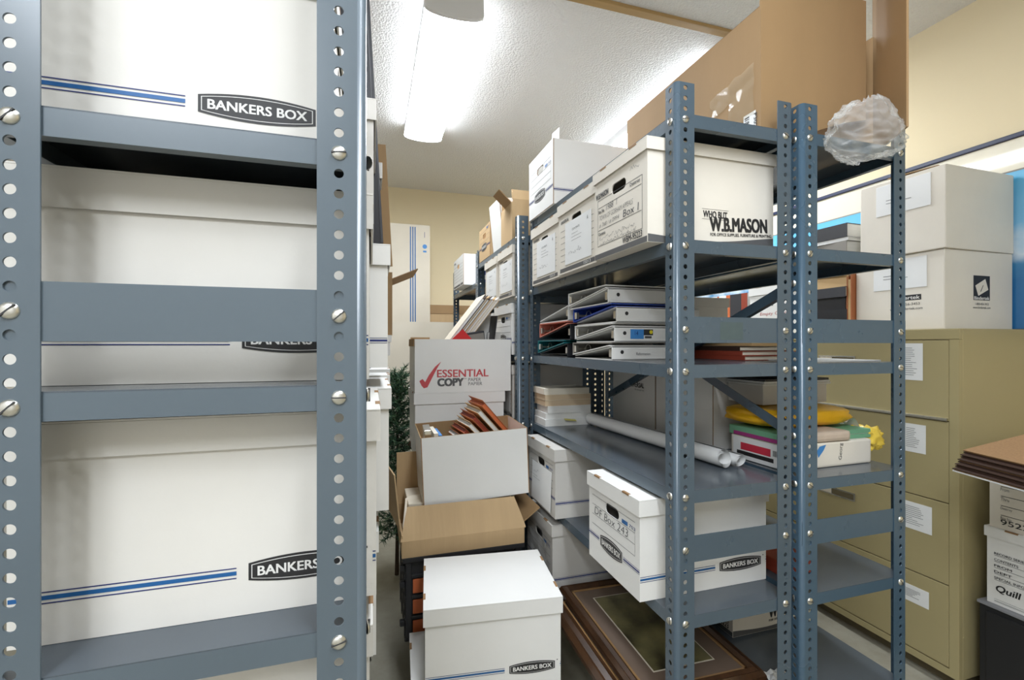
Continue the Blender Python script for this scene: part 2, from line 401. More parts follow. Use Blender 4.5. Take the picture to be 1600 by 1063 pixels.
BOLT = MB().lathe([(.0092, 0), (.0090, .0012), (.0075, .0030), (.0045, .0042), (.0001, .0047)], 'zinc', 16)
BOLT.box(-.0088, .0088, -.0008, .0008, .0022, .00475, 'slot')
BOLT = BOLT.mesh('bolt')
POSTS = {}
def rack(name, label, x0, x1, y0, y1, height, zs, gus_near=(), gus_far=(), brace=(), skip_posts=(), seg=12, side='left', wA=.052, inset=.0255, paint='steel'):
    t = thing(name, label, 'shelving rack', (x0, y0, 0), 0, None)
    W = x1 - x0; D = y1 - y0
    key = (height, seg, wA, paint)
    if key not in POSTS: POSTS[key] = post_mesh(height, seg, wA, inset, paint)
    me = POSTS[key]
    mm = mirrored(me)
    for px, py, rz, q in ((0, 0, 0, me), (W, 0, 0, mm), (W, D, PI, me), (0, D, PI, mm)):
        link('post', q, t, (px, py, 0), (0, 0, rz))
    e = .0032
    for z in zs:
        b = MB(); h = .016; c = .002
        X_0, X_1, Y_0, Y_1 = e, W - e, e, D - e
        # folded tray: top, four lips, return flange under each lip
        b.box(X_0, X_1, Y_0, Y_1, z + h - .0015, z + h, 'steel_pale')
        b.box(X_0, X_1, Y_0, Y_0 + .0015, z - h, z + h - .0016, paint); b.box(X_0, X_1, Y_1 - .0015, Y_1, z - h, z + h - .0016, paint)
        b.box(X_0, X_0 + .0015, Y_0 + .0016, Y_1 - .0016, z - h, z + h - .0016, paint); b.box(X_1 - .0015, X_1, Y_0 + .0016, Y_1 - .0016, z - h, z + h - .0016, paint)
        b.box(X_0 + .0016, X_1 - .0016, Y_0 + .0016, Y_0 + .016, z - h, z - h + .0015, paint); b.box(X_0 + .0016, X_1 - .0016, Y_1 - .016, Y_1 - .0016, z - h, z - h + .0015, paint)
        b.box(X_0 + .0016, X_0 + .016, Y_0 + .0165, Y_1 - .0165, z - h, z - h + .0015, paint); b.box(X_1 - .016, X_1 - .0016, Y_0 + .0165, Y_1 - .0165, z - h, z - h + .0015, paint)
        b.build('shelf', t)
    for z in gus_near:
        b = MB(); b.box(e, W - e, .0024, .0048, z - .032, z + .032, paint)
        if len(gus_near) == 2 and not brace and z > 1:
            b.rect(.13, .20, z - .024, z + .020, 'tape_grey', F_front(0, .0023, 0), .0002)
        b.build('end_plate', t)
    for z in gus_far:
        MB().box(e, W - e, D - .0048, D - .0024, z - .032, z + .032, paint).build('end_plate', t)
    hx = (wA - inset, W - (wA - inset))
    for z in list(zs) + list(gus_near):
        for x in hx: link('bolt', BOLT, t, (x, 0, z), (PI / 2, random.uniform(-.9, .9), 0))
    for z in zs:
        for y in (WS - INS, D - (WS - INS)):
            if side == 'left': link('bolt', BOLT, t, (0, y, z), (0, -PI / 2, random.uniform(-1, 1)))
            else: link('bolt', BOLT, t, (W, y, z), (0, PI / 2, random.uniform(-1, 1)))
    for (ya, za, yb, zb) in brace:     # angle-iron diagonal on the left face, inside the posts
        L_ = math.hypot(yb - ya, zb - za); a = math.atan2(zb - za, yb - ya)
        b = MB(); xf = TR(.0026, ya, za) @ ROT(a, 'X')
        b.box(0, .002, -.012, L_ + .012, -.014, .014, paint, xf); b.box(.002, .018, .03, L_ - .03, -.014, -.012, paint, xf)
        b.build('diagonal_brace', t)
        link('bolt', BOLT, t, (0, ya, za), (0, -PI / 2, .3))
    return t
def hz(k): return HZ0 + PITCH * k
Z6 = [hz(10), hz(22), hz(34), hz(46), hz(58), hz(70)]        # .282 .587 .892 1.196 1.501 1.806
GZ = [hz(50), hz(29)]
TOP = .016
S1, S2, S3, S4, S5, S6 = [z + TOP + .0005 for z in Z6]       # surfaces, lowest first

rack('shelving_rack', 'blue grey steel rack at the left, its narrow end filling the left of the photo', -.393, -.006, .612, 1.527, 2.42, Z6[:5], [hz(50)], [hz(50)], seg=24, side='right', wA=.058, inset=.0255)
rack('shelving_rack', 'steel rack on the left standing behind the nearest left rack, mostly hidden', -.40, -.013, 1.545, 2.46, 2.42, Z6[:5], [], [hz(50)], side='right')
rack('shelving_rack', 'blue grey steel rack holding ring binders and white file boxes beside the aisle', .698, 1.059, .94, 2.007, 1.895, Z6, GZ, [hz(50)], seg=16, paint='steel_mid')
rack('shelving_rack', 'bluer steel rack with wrapped paper packs, standing beside the tan file cabinet', 1.077, 1.466, .93, 2.0, 1.895, Z6, GZ, [hz(50)], brace=[(.0265, hz(55), 1.04, hz(39)), (.0265, hz(39), 1.04, hz(55))], seg=16, paint='steel_blue')
Z2 = [hz(10), hz(22), hz(34), hz(46), hz(57), hz(68)]
rack('shelving_rack', 'steel rack behind the binder rack with an open tan carton on top', .648, 1.03, 2.03, 2.90, 1.86, Z2, [], [hz(50)], paint='steel_mid')
rack('shelving_rack', 'farthest steel rack near the back wall with white box overhanging its end', .66, 1.045, 2.94, 3.86, 1.86, [hz(10), hz(22), hz(34), hz(46), hz(54), hz(64)], [], [], paint='steel_mid')

# ------------------------------------------------------------------ printing on boxes (2-D, u from the face centre, w from its bottom)
def barrel(b, u, w_, wd, ht, xf, lift=.0006):
    def pts(W, H_, side):
        n = 12; o = []
        for i in range(n + 1):
            t = -1 + 2 * i / n; o.append((u + W / 2 * t, w_ - side / 2 - (H_ - side) / 2 * (1 - t * t)))
        for i in range(n + 1):
            t = 1 - 2 * i / n; o.append((u + W / 2 * t, w_ + side / 2 + (H_ - side) / 2 * (1 - t * t)))
        return o
    b.poly(pts(wd, ht, ht * .62), 'ink', xf, lift); b.poly(pts(wd * .95, ht * .82, ht * .50), 'card_white', xf, lift + .0002)
    b.poly(pts(wd * .935, ht * .77, ht * .465), 'ink', xf, lift + .0004)
    b.text('BANKERS BOX', u - wd * .42, w_ - ht * .17, wd * .84, ht * .34, 'card_white', xf, lift + .0006, bold=.025)
def stripes(b, u0, u1, w_, xf, m='blue_ink', s=1.0, lift=.0005):
    b.rect(u0, u1, w_ - .0026 * s, w_ + .0026 * s, m, xf, lift)
    b.rect(u0, u1, w_ + .0058 * s, w_ + .0072 * s, 'navy_ink', xf, lift); b.rect(u0, u1, w_ - .0072 * s, w_ - .0058 * s, 'navy_ink', xf, lift)
def scribble(b, u, w_, width, h, m, xf, seed=0, lift=.0009, t=.0009):
    rn = random.Random(seed); x = u; px, py = u, w_
    while x < u + width:
        x += h * rn.uniform(.18, .4); y = w_ + h * rn.choice((0, .5, .9, .3, -.2)) * rn.uniform(.6, 1.1)
        d = Vector((x - px, y - py)); n = Vector((-d.y, d.x)).normalized() * t / 2
        b.poly([(px - n.x, py - n.y), (x - n.x, y - n.y), (x + n.x, y + n.y), (px + n.x, py + n.y)], m, xf, lift)
        px, py = x, y
        if rn.random() < .18: x += h * .35; px, py = x, w_ + h * rn.random() * .5
def lines(b, u0, u1, w0, w1, n, m, xf, t=.0009, lift=.0008, seed=1):
    rn = random.Random(seed)
    for i in range(n):
        w_ = w1 - (w1 - w0) * i / max(1, n - 1); b.rect(u0, u0 + (u1 - u0) * rn.uniform(.55, 1), w_ - t / 2, w_ + t / 2, m, xf, lift)

def print_bankers_long(b, L, H, xf, shift=0.0):
    stripes(b, -L / 2 + .001, .030 + shift, .056, xf); stripes(b, .200 + shift, L / 2 - .001, .056, xf)
    barrel(b, .114 + shift, .056, .140, .036, xf)
    b.rect(.190 + shift, .193 + shift, .068, .071, 'ink', xf)
def print_stripe_long(b, L, H, xf, shift=0): stripes(b, -L / 2 + .001, L / 2 - .001, .058, xf, 'navy_ink', .8)
def print_bankers_end(b, W, H, xf, note='DF Box 243'):
    u = W / 2 - .022
    for w_ in (.196, .168, .138, .108): b.rect(-u, u, w_ - .0006, w_ + .0006, 'ink_soft', xf)
    b.rect(u - .001, u, .108, .175, 'ink_soft', xf)
    b.rect(.055, .085, .172, .183, 'blue_ink', xf, .0007); b.text('703', .092, .173, .030, .009, 'navy_ink', xf)
    stripes(b, -W / 2 + .001, -.075, .075, xf, 'navy_ink', .8); stripes(b, .062, W / 2 - .001, .075, xf, 'navy_ink', .8)
    barrel(b, -.006, .075, .125, .046, xf)
    if note: b.text(note, -.105, .142, .19, .022, 'pen', xf, bold=-.012, shear=.15)
def print_universal_end(b, W, H, xf, note=True):
    b.text('UNIVERSAL', -W / 2 + .020, .183, .070, .011, 'ink', xf, bold=.02)
    for i in range(6): b.rect(-W / 2 + .018, W / 2 - .02, .155 - i * .022, .1562 - i * .022, 'ink_soft', xf)
    b.rect(-W / 2 + .012, W / 2 - .012, .006, .020, 'ink_soft', xf); b.text('15013', .06, .008, .05, .010, 'card_white', xf, bold=.02)
    if note:      # taped paper sheet, slightly off the board
        b.box(-.09, .115, .028, .176, .0006, .0016, 'paper', xf)
        xl = xf @ TR(0, 0, .0012)
        b.text('CONTENTS', -.03, .140, .06, .007, 'ink_soft', xl); lines(b, -.035, .05, .105, .128, 3, 'ink_soft', xl)
        scribble(b, -.06, .062, .10, .016, 'ink_soft', xl, seed=note)
        b.text('A', .085, .150, .009, .013, 'ink', xl)
def print_mason_end(b, W, H, xf, note=True):
    b.rect(-W / 2 + .001, W / 2 - .001, .001, .016, 'ink_soft', xf)
    b.frame(-.122, .118, .038, .176, .0014, 'ink', xf)
    for w_ in (.152, .085): b.rect(-.118, .114, w_, w_ + .0014, 'ink', xf)
    b.text('W.B.MASON', -.132, .181, .075, .016, 'ink', xf, bold=.03); b.text('Destroy', .06, .160, .048, .011, 'ink', xf, bold=.015)
    b.text('Box No.', -.115, .136, .035, .010, 'ink', xf, bold=.02); b.text('Contents', -.115, .070, .040, .009, 'ink', xf, bold=.02)
    b.text('1988  1', -.07, .136, .06, .016, 'pen', xf, bold=-.01, shear=.2)
    b.text('TOWN OF GORHAM APPEALS', -.112, .114, .185, .014, 'pen', xf, bold=-.015, shear=.15)
    b.text('# 768 / # 0994', -.112, .092, .115, .013, 'pen', xf, bold=-.015, shear=.15); b.text('Box 1', .025, .090, .075, .020, 'pen', xf, bold=0, shear=.1)
    scribble(b, -.11, .056, .19, .010, 'pen', xf, 5); scribble(b, -.11, .042, .20, .009, 'pen', xf, 6)
    b.text('WBM-95223', .022, .019, .095, .017, 'ink', xf, bold=.02); scribble(b, .06, .205, .05, .018, 'ink_soft', xf, 8)
def print_mason_long(b, L, H, xf, shift=0):
    n = 16; pts = [(-L / 2 + .001, .001)] + [(L / 2 - .001, .001)]
    for i in range(n + 1):
        t = 1 - i / n; pts.append((-L / 2 + .001 + (L - .002) * t, .016 + .006 * math.sin(t * 5.2 + 2.2) + .012 * t * t))
    b.poly(pts, 'ink_soft', xf, .0005)
    b.rect(-.036, .048, .096, .0968, 'ink', xf); b.rect(-.036, .048, .070, .0708, 'ink', xf)
    b.text('WHO BUT', -.032, .075, .075, .017, 'ink', xf, bold=.02)
    b.text('W.B.MASON', -.010, .040, .185, .036, 'ink', xf, bold=.03, rot=.04); b.text('FOR OFFICE SUPPLIES, FURNITURE & PRINTING', -.010, .026, .200, .009, 'ink', xf, bold=.01, rot=.04)
def print_quill_end(b, W, H, xf, note=True):
    for i, s_ in enumerate(('RECORD SERIES', 'CONTENTS', 'FROM', 'DEPT', 'SPECIAL INFO')):
        b.text(s_, -W / 2 + .02, .172 - i * .021, .03 + .004 * len(s_), .008, 'ink', xf, bold=.02); b.rect(-W / 2 + .02, -.03, .168 - i * .021, .1692 - i * .021, 'ink', xf)
    b.text('Quill', -W / 2 + .022, .043, .062, .026, 'ink', xf, bold=.02, shear=.2); b.rect(-W / 2 + .02, W / 2 - .02, .018, .0188, 'ink', xf); lines(b, -W / 2 + .02, W / 2 - .02, .010, .013, 2, 'ink_soft', xf)
    b.box(-.02, .12, .03, .175, .0005, .0012, 'paper', xf)
def print_form_end(b, W, H, xf, note=True):
    b.text('U', -W / 2 + .028, .178, .020, .024, 'ink', xf, bold=.06); b.text('niversal', -W / 2 + .050, .180, .075, .016, 'ink', xf, bold=.02); b.rect(-W / 2 + .025, W / 2 - .02, .174, .176, 'ink', xf)
    for i, s_ in enumerate(('From', 'Thru', 'Destroy', 'Box No.')):
        b.rect(-W / 2 + .03, 0, .145 - i * .033, .147 - i * .033, 'ink', xf); b.text(s_, -W / 2 + .03, .131 - i * .033, .030 if i > 1 else .022, .011, 'ink_soft', xf)
    b.text('95223', -W / 2 + .03, .015, .09, .018, 'ink', xf, bold=.01); b.box(0, .12, .02, .165, .0005, .0012, 'paper', xf)

BOXES = []
def file_box(label, x0, y0, z0, L=.41, W=.31, H=.264, rz=0, lid=True, long=None, end=None, note=True, m='card_white', shift=0, group='file boxes', skirt=.045,
             rot=None, handle=True, both_ends=False, inside='kraft', name='file_box', cat='file box', lift=0, ml=None, tabs=True):
    """x0,y0 = near left corner before turning, z0 = base; long side along x"""
    t = thing(name, label, cat, (x0 + L / 2, y0 + W / 2, z0), rot if rot else rz, group)
    th = .0035; Hb = H - .003; b = MB()
    hole = [slot_pts(0, H * .70, .024, .015)] if handle else []
    out = [(-W / 2, 0), (W / 2, 0), (W / 2, Hb), (-W / 2, Hb)]
    for xf in (F_left(-L / 2 + th, 0, 0), F_right(L / 2 - th, 0, 0)): b.plate(out, hole, th, m, xf, 'kraft_edge' if not lid else m)
    for y_ in (-W / 2, W / 2 - th): b.box(-L / 2 + th, L / 2 - th, y_, y_ + th, 0, Hb, m)
    b.box(-L / 2 + th, L / 2 - th, -W / 2 + th, W / 2 - th, 0, th, m)
    if not lid:      # raw board seen inside and on the rim
        b.box(-L / 2 + th, L / 2 - th, -W / 2 + th, -W / 2 + th + .0006, th, Hb, inside); b.box(-L / 2 + th, L / 2 - th, W / 2 - th - .0006, W / 2 - th, th, Hb, inside)
        b.box(-L / 2 + th, L / 2 - th, -W / 2 + th, W / 2 - th, th, th + .001, inside)
        for y_ in (-W / 2, W / 2 - th): b.box(-L / 2, L / 2, y_, y_ + th, Hb, Hb + .0006, inside)
        for x_ in (-L / 2, L / 2 - th): b.box(x_, x_ + th, -W / 2, W / 2, Hb, Hb + .0006, inside)
    fy = F_front(0, -W / 2, 0); fx = F_left(-L / 2, 0, 0)
    if long: long(b, L, H, fy, shift)
    if end: end(b, W, H, fx, note)
    if both_ends: end(b, W, H, F_right(L / 2, 0, 0), None)
    b.build('body', t)
    if lid:
        l = MB(); g = .0055; A = L / 2 + g; B = W / 2 + g; m2 = ml or m
        l.box(-A, A, -B, B, H - .003, H, m2, None, .0012)
        for y_ in (-B, B - .003): l.box(-A, A, y_, y_ + .003, H - skirt, H - .0031, m2)
        for x_ in (-A, A - .003): l.box(x_, x_ + .003, -B + .003, B - .003, H - skirt, H - .0031, m2)
        if tabs:     # folded tab slots show raw corrugated board along the two ends
            for sx in (-1, 1):
                for sy in (-.55, .55):
                    l.box(sx * (A - .003) - .0036, sx * (A - .003) + .0036, sy * B - .017, sy * B + .017, H - .004, H + .0006, 'kraft_edge')
        l.build('lid', t)
    return t

# ------------------------------------------------------------------ left racks
LG = 'file boxes on the left racks'
file_box('white file box with dark logo plate on the top left shelf', -.462, .685, S5, long=print_bankers_long, end=print_bankers_end, note=None, m='card_aged', group=LG)
file_box('white file box behind the wide end plate of the left rack, middle shelf', -.413, .690, S4, W=.30, long=print_bankers_long, end=print_bankers_end, note=None, m='card_aged', group=LG, skirt=.05)
file_box('big white file box with blue stripes and dark logo, lower half of the left rack', -.403, .680, S3, long=print_bankers_long, end=print_bankers_end, note=None, group=LG, m='card_aged')
file_box('white file box lid showing under the lowest visible left shelf', -.413, .685, S2, long=print_bankers_long, end=print_bankers_end, note=None, m='card_aged', group=LG)
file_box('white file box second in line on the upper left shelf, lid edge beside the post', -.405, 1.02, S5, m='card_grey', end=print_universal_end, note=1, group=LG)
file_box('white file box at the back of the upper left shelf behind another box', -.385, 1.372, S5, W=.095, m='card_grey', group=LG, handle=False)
file_box('white file box with blue stripe second in line on the middle left shelf', -.376, 1.025, S4, long=print_stripe_long, end=print_bankers_end, note=None, group=LG)
file_box('white file box second in line on the lower left shelf, lid just showing', -.374, 1.02, S3, H=.262, end=print_bankers_end, note=None, group=LG)
file_box('white file box third in line on the lower left shelf', -.365, 1.345, S3, W=.115, H=.268, end=None, group=LG)
file_box('white file box beside the blue binder, deep on the lower left shelves', -.355, 1.62, S3, H=.27, end=print_bankers_end, note=None, group=LG)
file_box('white file box second in line under the lowest visible left shelf', -.40, 1.02, S2, end=print_bankers_end, note=None, group=LG)
file_box('low white file box under an open brown carton far along the left racks', -.33, 2.10, S4, H=.09, W=.30, handle=False, skirt=.03, group=LG)
# dark portfolio case and brown board sticking out at the top
p = thing('portfolio_case', 'thin black portfolio case jutting out beside the top of the left post', 'portfolio', (-.152, 1.349, S5), (0, -.055, 0))
MB().box(-.17, .18, -.011, .011, 0, .72, 'vinyl_black', ch=.004).build('case', p); MB().box(.176, .186, -.006, .006, .02, .7, 'dark_cover').build('zipper', p)
b = MB(); b.box(-.15, .17, -.003, .003, 0, .40, 'kraft', ch=.001); tag(b.build('cardboard_panel', None, (-.10, 1.62, S5), (.08, -.06, 0)), 'brown cardboard panel edge jutting from the upper left racks below the ceiling', 'cardboard')
# open brown carton with a flap far along the left racks
t = thing('open_carton', 'tall brown carton with one flap out, on the left racks near the back wall', 'carton', (-.10, 2.26, S4 + .0905), 0)
b = MB(); W_, D_, H_ = .19, .14, .28
for a in (-1, 1): b.box(min(a * W_, a * (W_ - .005)), max(a * W_, a * (W_ - .005)), -D_, D_, 0, H_, 'kraft'); b.box(-W_ + .005, W_ - .005, min(a * D_, a * (D_ - .005)), max(a * D_, a * (D_ - .005)), 0, H_, 'kraft')
b.box(-W_ + .005, W_ - .005, -D_ + .005, D_ - .005, 0, .004, 'kraft'); b.build('body', t)
MB().box(0, .125, -.13, .13, 0, .004, 'kraft', TR(W_, 0, H_ - .03) @ ROT(-.42, 'Y')).build('flap', t)
o = MB().box(0, .30, 0, .05, 0, .25, 'vinyl_blue', ch=.004).build('ring_binder', None, (-.26, 1.94, S3)); tag(o, 'blue binder standing at the end of the lower left boxes', 'binder')

# ------------------------------------------------------------------ binder rack, top shelf
t = file_box('open white file box without a lid high on the binder rack near the ceiling', .690, 1.70, S6, L=.40, W=.29, H=.262, lid=False, long=print_stripe_long, end=print_bankers_end, note=None, m='card_white', inside='card_white', group='file boxes on the right racks')
RG = 'file boxes on the right racks'
o = MB().box(0, .0012, 0, .08, 0, .335, 'paper', ROT(.10, 'X')).build('paper_sheet', None, (.745, 1.80, S6 + .0055)); tag(o, 'white sheet poking up out of the open file box near the ceiling', 'paper')

def open_carton_big():
    t = thing('open_carton', 'huge brown moving carton open towards the camera on top of two racks', 'carton', (1.0, .992, S6), 0)
    L, D, H = .425, .67, .35; th = .005
    b = MB(); b.box(0, th, 0, D, 0, H, 'kraft'); b.box(L - th, L, 0, D, 0, H, 'kraft'); b.box(th, L - th, D - th, D, 0, H, 'kraft'); b.box(th, L - th, 0, D, 0, th, 'kraft')
    b.box(-.0004, th + .0004, -.0004, D, H, H + .001, 'kraft_edge')
    b.build('body', t)
    f = MB(); f.prism([(0, -.002), (.05, .0), (.10, .004), (.30, .078), (.392, .100), (.392, H + .10), (0, H + .10)], th, 'kraft', ROT(.012, 'Z') @ basis((1, 0, 0), (0, 0, 1), (0, 0, 0))); f.build('flap', t)
    f = MB(); f.box(0, .19, 0, th, 0, H + .25, 'kraft', TR(L - .003, .003, 0) @ ROT(-2.16, 'Z')); f.rect(0, 1, 0, 1, 'kraft', TR(0, 0, 5)) if False else None
    f.build('flap', t)
    f = MB(); f.box(.18, L - th, 0, th, H - .19, H + .01, 'kraft', TR(0, .16, 0)); f.build('inner_flap', t)
    b = MB(); n = 7     # crumpled clear tape on the left face
    rn = random.Random(3); vs = []; fs = []
    for i in range(n + 1):
        for j in range(n + 1):
            vs.append((-.0012 - rn.random() * .0035, .015 + .165 * i / n + rn.uniform(-.006, .006), .07 + .14 * j / n - .35 * (.165 * i / n) * .4 + rn.uniform(-.005, .005)))
    for i in range(n):
        for j in range(n):
            if (i > 3 and j < 4): continue
            fs.append((i * (n + 1) + j, i * (n + 1) + j + 1, (i + 1) * (n + 1) + j + 1, (i + 1) * (n + 1) + j))
    b.add(vs, fs, 'tape_clear'); b.build('clear_tape', t)
    b = MB(); xf = F_left(0, 0, 0); b.rect(-.055, -.012, .004, .078, 'paper', xf, .0008)
    b.text('P3024U', -.018, .070, .062, .011, 'ink', xf, .0012, bold=.01, rot=-PI / 2)
    for i in range(12): b.rect(-.050, -.034, .012 + i * .005, .0135 + i * .005 + (i % 3) * .001, 'ink', xf, .0012)
    b.build('shipping_label', t); return t
open_carton_big()
# clear plastic bag spilling out of the carton
def film_bag():
    from mathutils import noise as nz
    b = MB(); nu, nv = 72, 48; vs = []; fs = []
    for i in range(nu):
        for j in range(nv + 1):
            a = 2 * PI * i / nu; v = j / nv; r = math.sin(PI * (v * .96 + .02)) ** .45
            d = Vector((math.cos(a), math.sin(a), 2 * v - 1))
            k = 1 + .16 * (nz.ridged_multi_fractal(d * 2.3 + Vector((3, 1, 2)), 1, 2, 4, 1, 2) - 1.1) + .05 * nz.noise(d * 5)
            vs.append((d.x * r * .122 * k, d.y * r * .050 * k, (v - .5) * .155 * k - .022 * math.sin(PI * v) + .012 * d.x))
    for i in range(nu):
        q = (i + 1) % nu
        for j in range(nv): fs.append((i * (nv + 1) + j, q * (nv + 1) + j, q * (nv + 1) + j + 1, i * (nv + 1) + j + 1))
    b.add(vs, fs, 'film', None, True); return b.build('plastic_bag', None, (1.224, .872, 1.818))
tag(film_bag(), 'crumpled clear plastic bag spilling out of the huge brown carton', 'plastic bag')

# second shelf
file_box('white file box with a handwritten record form, nearest on the upper shelf', .656, .996, S5, L=.395, W=.28, H=.262, long=print_mason_long, end=print_mason_end, m='card_ivory', group=RG, skirt=.032)
file_box('white file box with a taped sheet, second from the post on the upper shelf', .668, 1.288, S5, L=.385, W=.30, H=.255, end=print_universal_end, note=21, m='card_ivory', group=RG, skirt=.04)
file_box('white file box with a taped sheet, third from the post on the upper shelf', .678, 1.612, S5, L=.375, W=.30, H=.245, end=print_universal_end, note=22, m='card_ivory', group=RG, skirt=.04)

# ring binders, third shelf: pairs of wedges laid flat, spines near and far
def ring_binder(label, x, y, z, L, Wd, t0, spine, m, group, m2=None, spine_near=True, flip=False, label_patch=None, hole=True):
    """lying flat: L along x, Wd along y, spine at near (-y) or far side"""
    t = thing('ring_binder', label, 'binder', (x + L / 2, y + Wd / 2, z), 0, group)
    s = -1 if spine_near else 1; th = .0035; tip = .008
    yo = s * Wd / 2; yi = -s * Wd / 2; hl = L / 2; m2 = m2 or m
    # lower cover flat on z=t0, upper cover sloping; a flipped one slopes below
    def cov(za, zb, mm, name):
        b = MB(); vs = []
        for xx in (-hl, hl):
            for (yy, zz) in ((yo, za), (yi, zb)): vs += [(xx, yy, zz), (xx, yy, zz + th)]
        b.add(vs, [(0, 1, 3, 2), (4, 6, 7, 5), (0, 4, 5, 1), (2, 3, 7, 6), (1, 5, 7, 3), (0, 2, 6, 4)], mm); b.build(name, t)
    if not flip: cov(t0, t0, m2, 'cover'); cov(t0 + spine - th, t0 + tip, m, 'cover')
    else: cov(t0 - spine, t0 - tip - th, m, 'cover'); cov(t0 - th, t0 - th, m2, 'cover')
    lo = t0 if not flip else t0 - spine
    b = MB(); ys = sorted((yo, yo - s * th))
    b.box(-hl, hl, ys[0], ys[1], lo + .0002, lo + spine - .0002, m2, None, .001)
    if spine_near:
        xf = F_front(0, yo, lo)
        if hole: b.poly(circ(-hl + .035, spine * .58, .006), 'ink', xf, .0006); 
        if label_patch == 'index':
            b.rect(-hl + .055, -hl + .102, .010, spine - .008, 'label_blue', xf); b.rect(-hl + .102, -hl + .135, spine * .45, spine - .008, 'ink', xf); b.rect(-hl + .106, -hl + .13, .012, spine * .40, 'ink_soft', xf)
            b.text('14', -hl + .070, .022, .012, .012, 'navy_ink', xf); b.poly(circ(-hl + .128, spine * .66, .006), 'label_yellow', xf, .0008)
            for i in range(6): b.rect(-hl + .106 + i * .004, -hl + .1075 + i * .004, .012, spine * .40, 'ink', xf, .0008)
        if label_patch == 'word': b.text('Reformation', -hl + .085, spine * .35, .05, .009, 'ink_soft', xf)
    b.build('spine', t)
    g = MB(); zc = lo + spine / 2
    for xx in (-.11, 0, .11):
        pts = [(xx, yo - s * .045 + .020 * math.cos(a), zc + min(.018, spine * .36) * math.sin(a)) for a in [2 * PI * k / 14 for k in range(15)]]
        g.tube(pts, .0018, 'zinc', 6, None, False)
    g.box(-hl + .01, hl - .01, *sorted((yo - s * .006, yo - s * .022)), zc - .004, zc + .004, 'zinc', None, .001)
    g.box(-hl + .001, -hl + .014, *sorted((yo - s * .008, yo - s * .022)), zc - .012, zc + .012, 'zinc', None, .002)
    g.build('ring_mechanism', t)
    # a few sheets
    return t
BG = 'ring binders stacked flat on the binder rack'
def pair(z, H, y, Wd, near, far):
    # near-spine wedge below, far-spine wedge inverted above: together one flat layer
    d = .0000
    ring_binder(near[0], near[3], y, z, .30, Wd, 0, H - .012, near[1], BG, near[2], True, False, near[4])
    ring_binder(far[0], far[3], y + .012, z, .30, Wd, H - .0005, H - .012, far[1], BG, far[2], False, True)
def near_b(label, m, m2, x, p=None): return (label, m, m2, x, p)
zb = S3 + 0 if False else S4
yA = 1.26
pair(zb, .056, yA, .265, ('white binder at the bottom of the near binder stack, small word on its spine', 'vinyl_white', 'vinyl_white', .705, 'word'), ('grey inside binder wedged at the bottom far side of the near stack', 'vinyl_white', 'cover_grey', .700))
pair(zb + .0562, .060, yA - .01, .27, ('white binder with a blue and black spine label in the near stack', 'vinyl_white', 'vinyl_white', .708, 'index'), ('white binder wedged against the one with the blue label', 'vinyl_white', 'vinyl_white', .706))
pair(zb + .1164, .060, yA - .015, .28, ('white binder lying under the topmost one in the near stack', 'vinyl_white', 'vinyl_white', .712, None), ('bright blue binder seen open ended in the middle of the near stack', 'vinyl_blue', 'vinyl_blue', .702))
pair(zb + .1766, .060, yA + .015, .285, ('topmost white binder with its spine towards the post', 'vinyl_white', 'vinyl_white', .700, None), ('white binder wedged at the top far side of the near stack', 'vinyl_white', 'vinyl_white', .698))
yB = 1.575
pair(zb, .066, yB + .03, .285, ('black binder at the bottom of the far stack under teal cover', 'vinyl_black', 'vinyl_black', .71, None), ('teal binder lying open ended at the bottom of the far stack', 'vinyl_teal', 'vinyl_teal', .70))
pair(zb + .0662, .072, yB, .30, ('black binder in the middle of the far stack beside the pink one', 'vinyl_black', 'vinyl_black', .708, None), ('salmon pink binder lying open ended in the far stack', 'vinyl_pink', 'vinyl_pink', .702))
ring_binder('white binder on top of the far stack under the upper shelf', .704, yB + .01, zb + .1385, .30, .30, 0, .058, 'vinyl_white', BG, None, True)

# ------------------------------------------------------------------ fourth shelf: paperbacks, rolled drawings, boxes
z = S3; rn = random.Random(2)
BK = 'paperbacks stacked at the far end of the binder rack'
def book(name, label, x0, y0, z0, L, W, H, cover, page, group=None, spine='-y', rz=0, cat='book', hard=False):
    """a book lying flat; spine on -y, +y, -x or +x"""
    t = thing(name, label, cat, (x0 + L / 2, y0 + W / 2, z0), rz, group)
    c = .0022 if hard else .0009; o = .003 if hard else 0
    MB().box(-L / 2 + o, L / 2 - o, -W / 2 + o, W / 2 - o, c, H - c, page).build('pages', t)
    b = MB(); b.box(-L / 2, L / 2, -W / 2, W / 2, 0, c, cover); b.box(-L / 2, L / 2, -W / 2, W / 2, H - c, H, cover)
    e = c + .0006
    if spine == '-y': b.box(-L / 2, L / 2, -W / 2 - e, -W / 2, 0, H, cover)
    if spine == '+y': b.box(-L / 2, L / 2, W / 2, W / 2 + e, 0, H, cover)
    if spine == '-x': b.box(-L / 2 - e, -L / 2, -W / 2, W / 2, 0, H, cover)
    if spine == '+x': b.box(L / 2, L / 2 + e, -W / 2, W / 2, 0, H, cover)
    b.build('cover', t); return t
lab = ['white paperback at the bottom of the paperback stack, yellow note sticking out', 'white paperback second from the bottom of the paperback stack', 'white paperback third from the bottom of the paperback stack', 'tan edged paperback fourth from the bottom of the paperback stack', 'tan edged paperback second from the top of the paperback stack', 'cream paperback on top of the paperback stack']
hh = [.030, .026, .030, .026, .024, .026]; zz = z
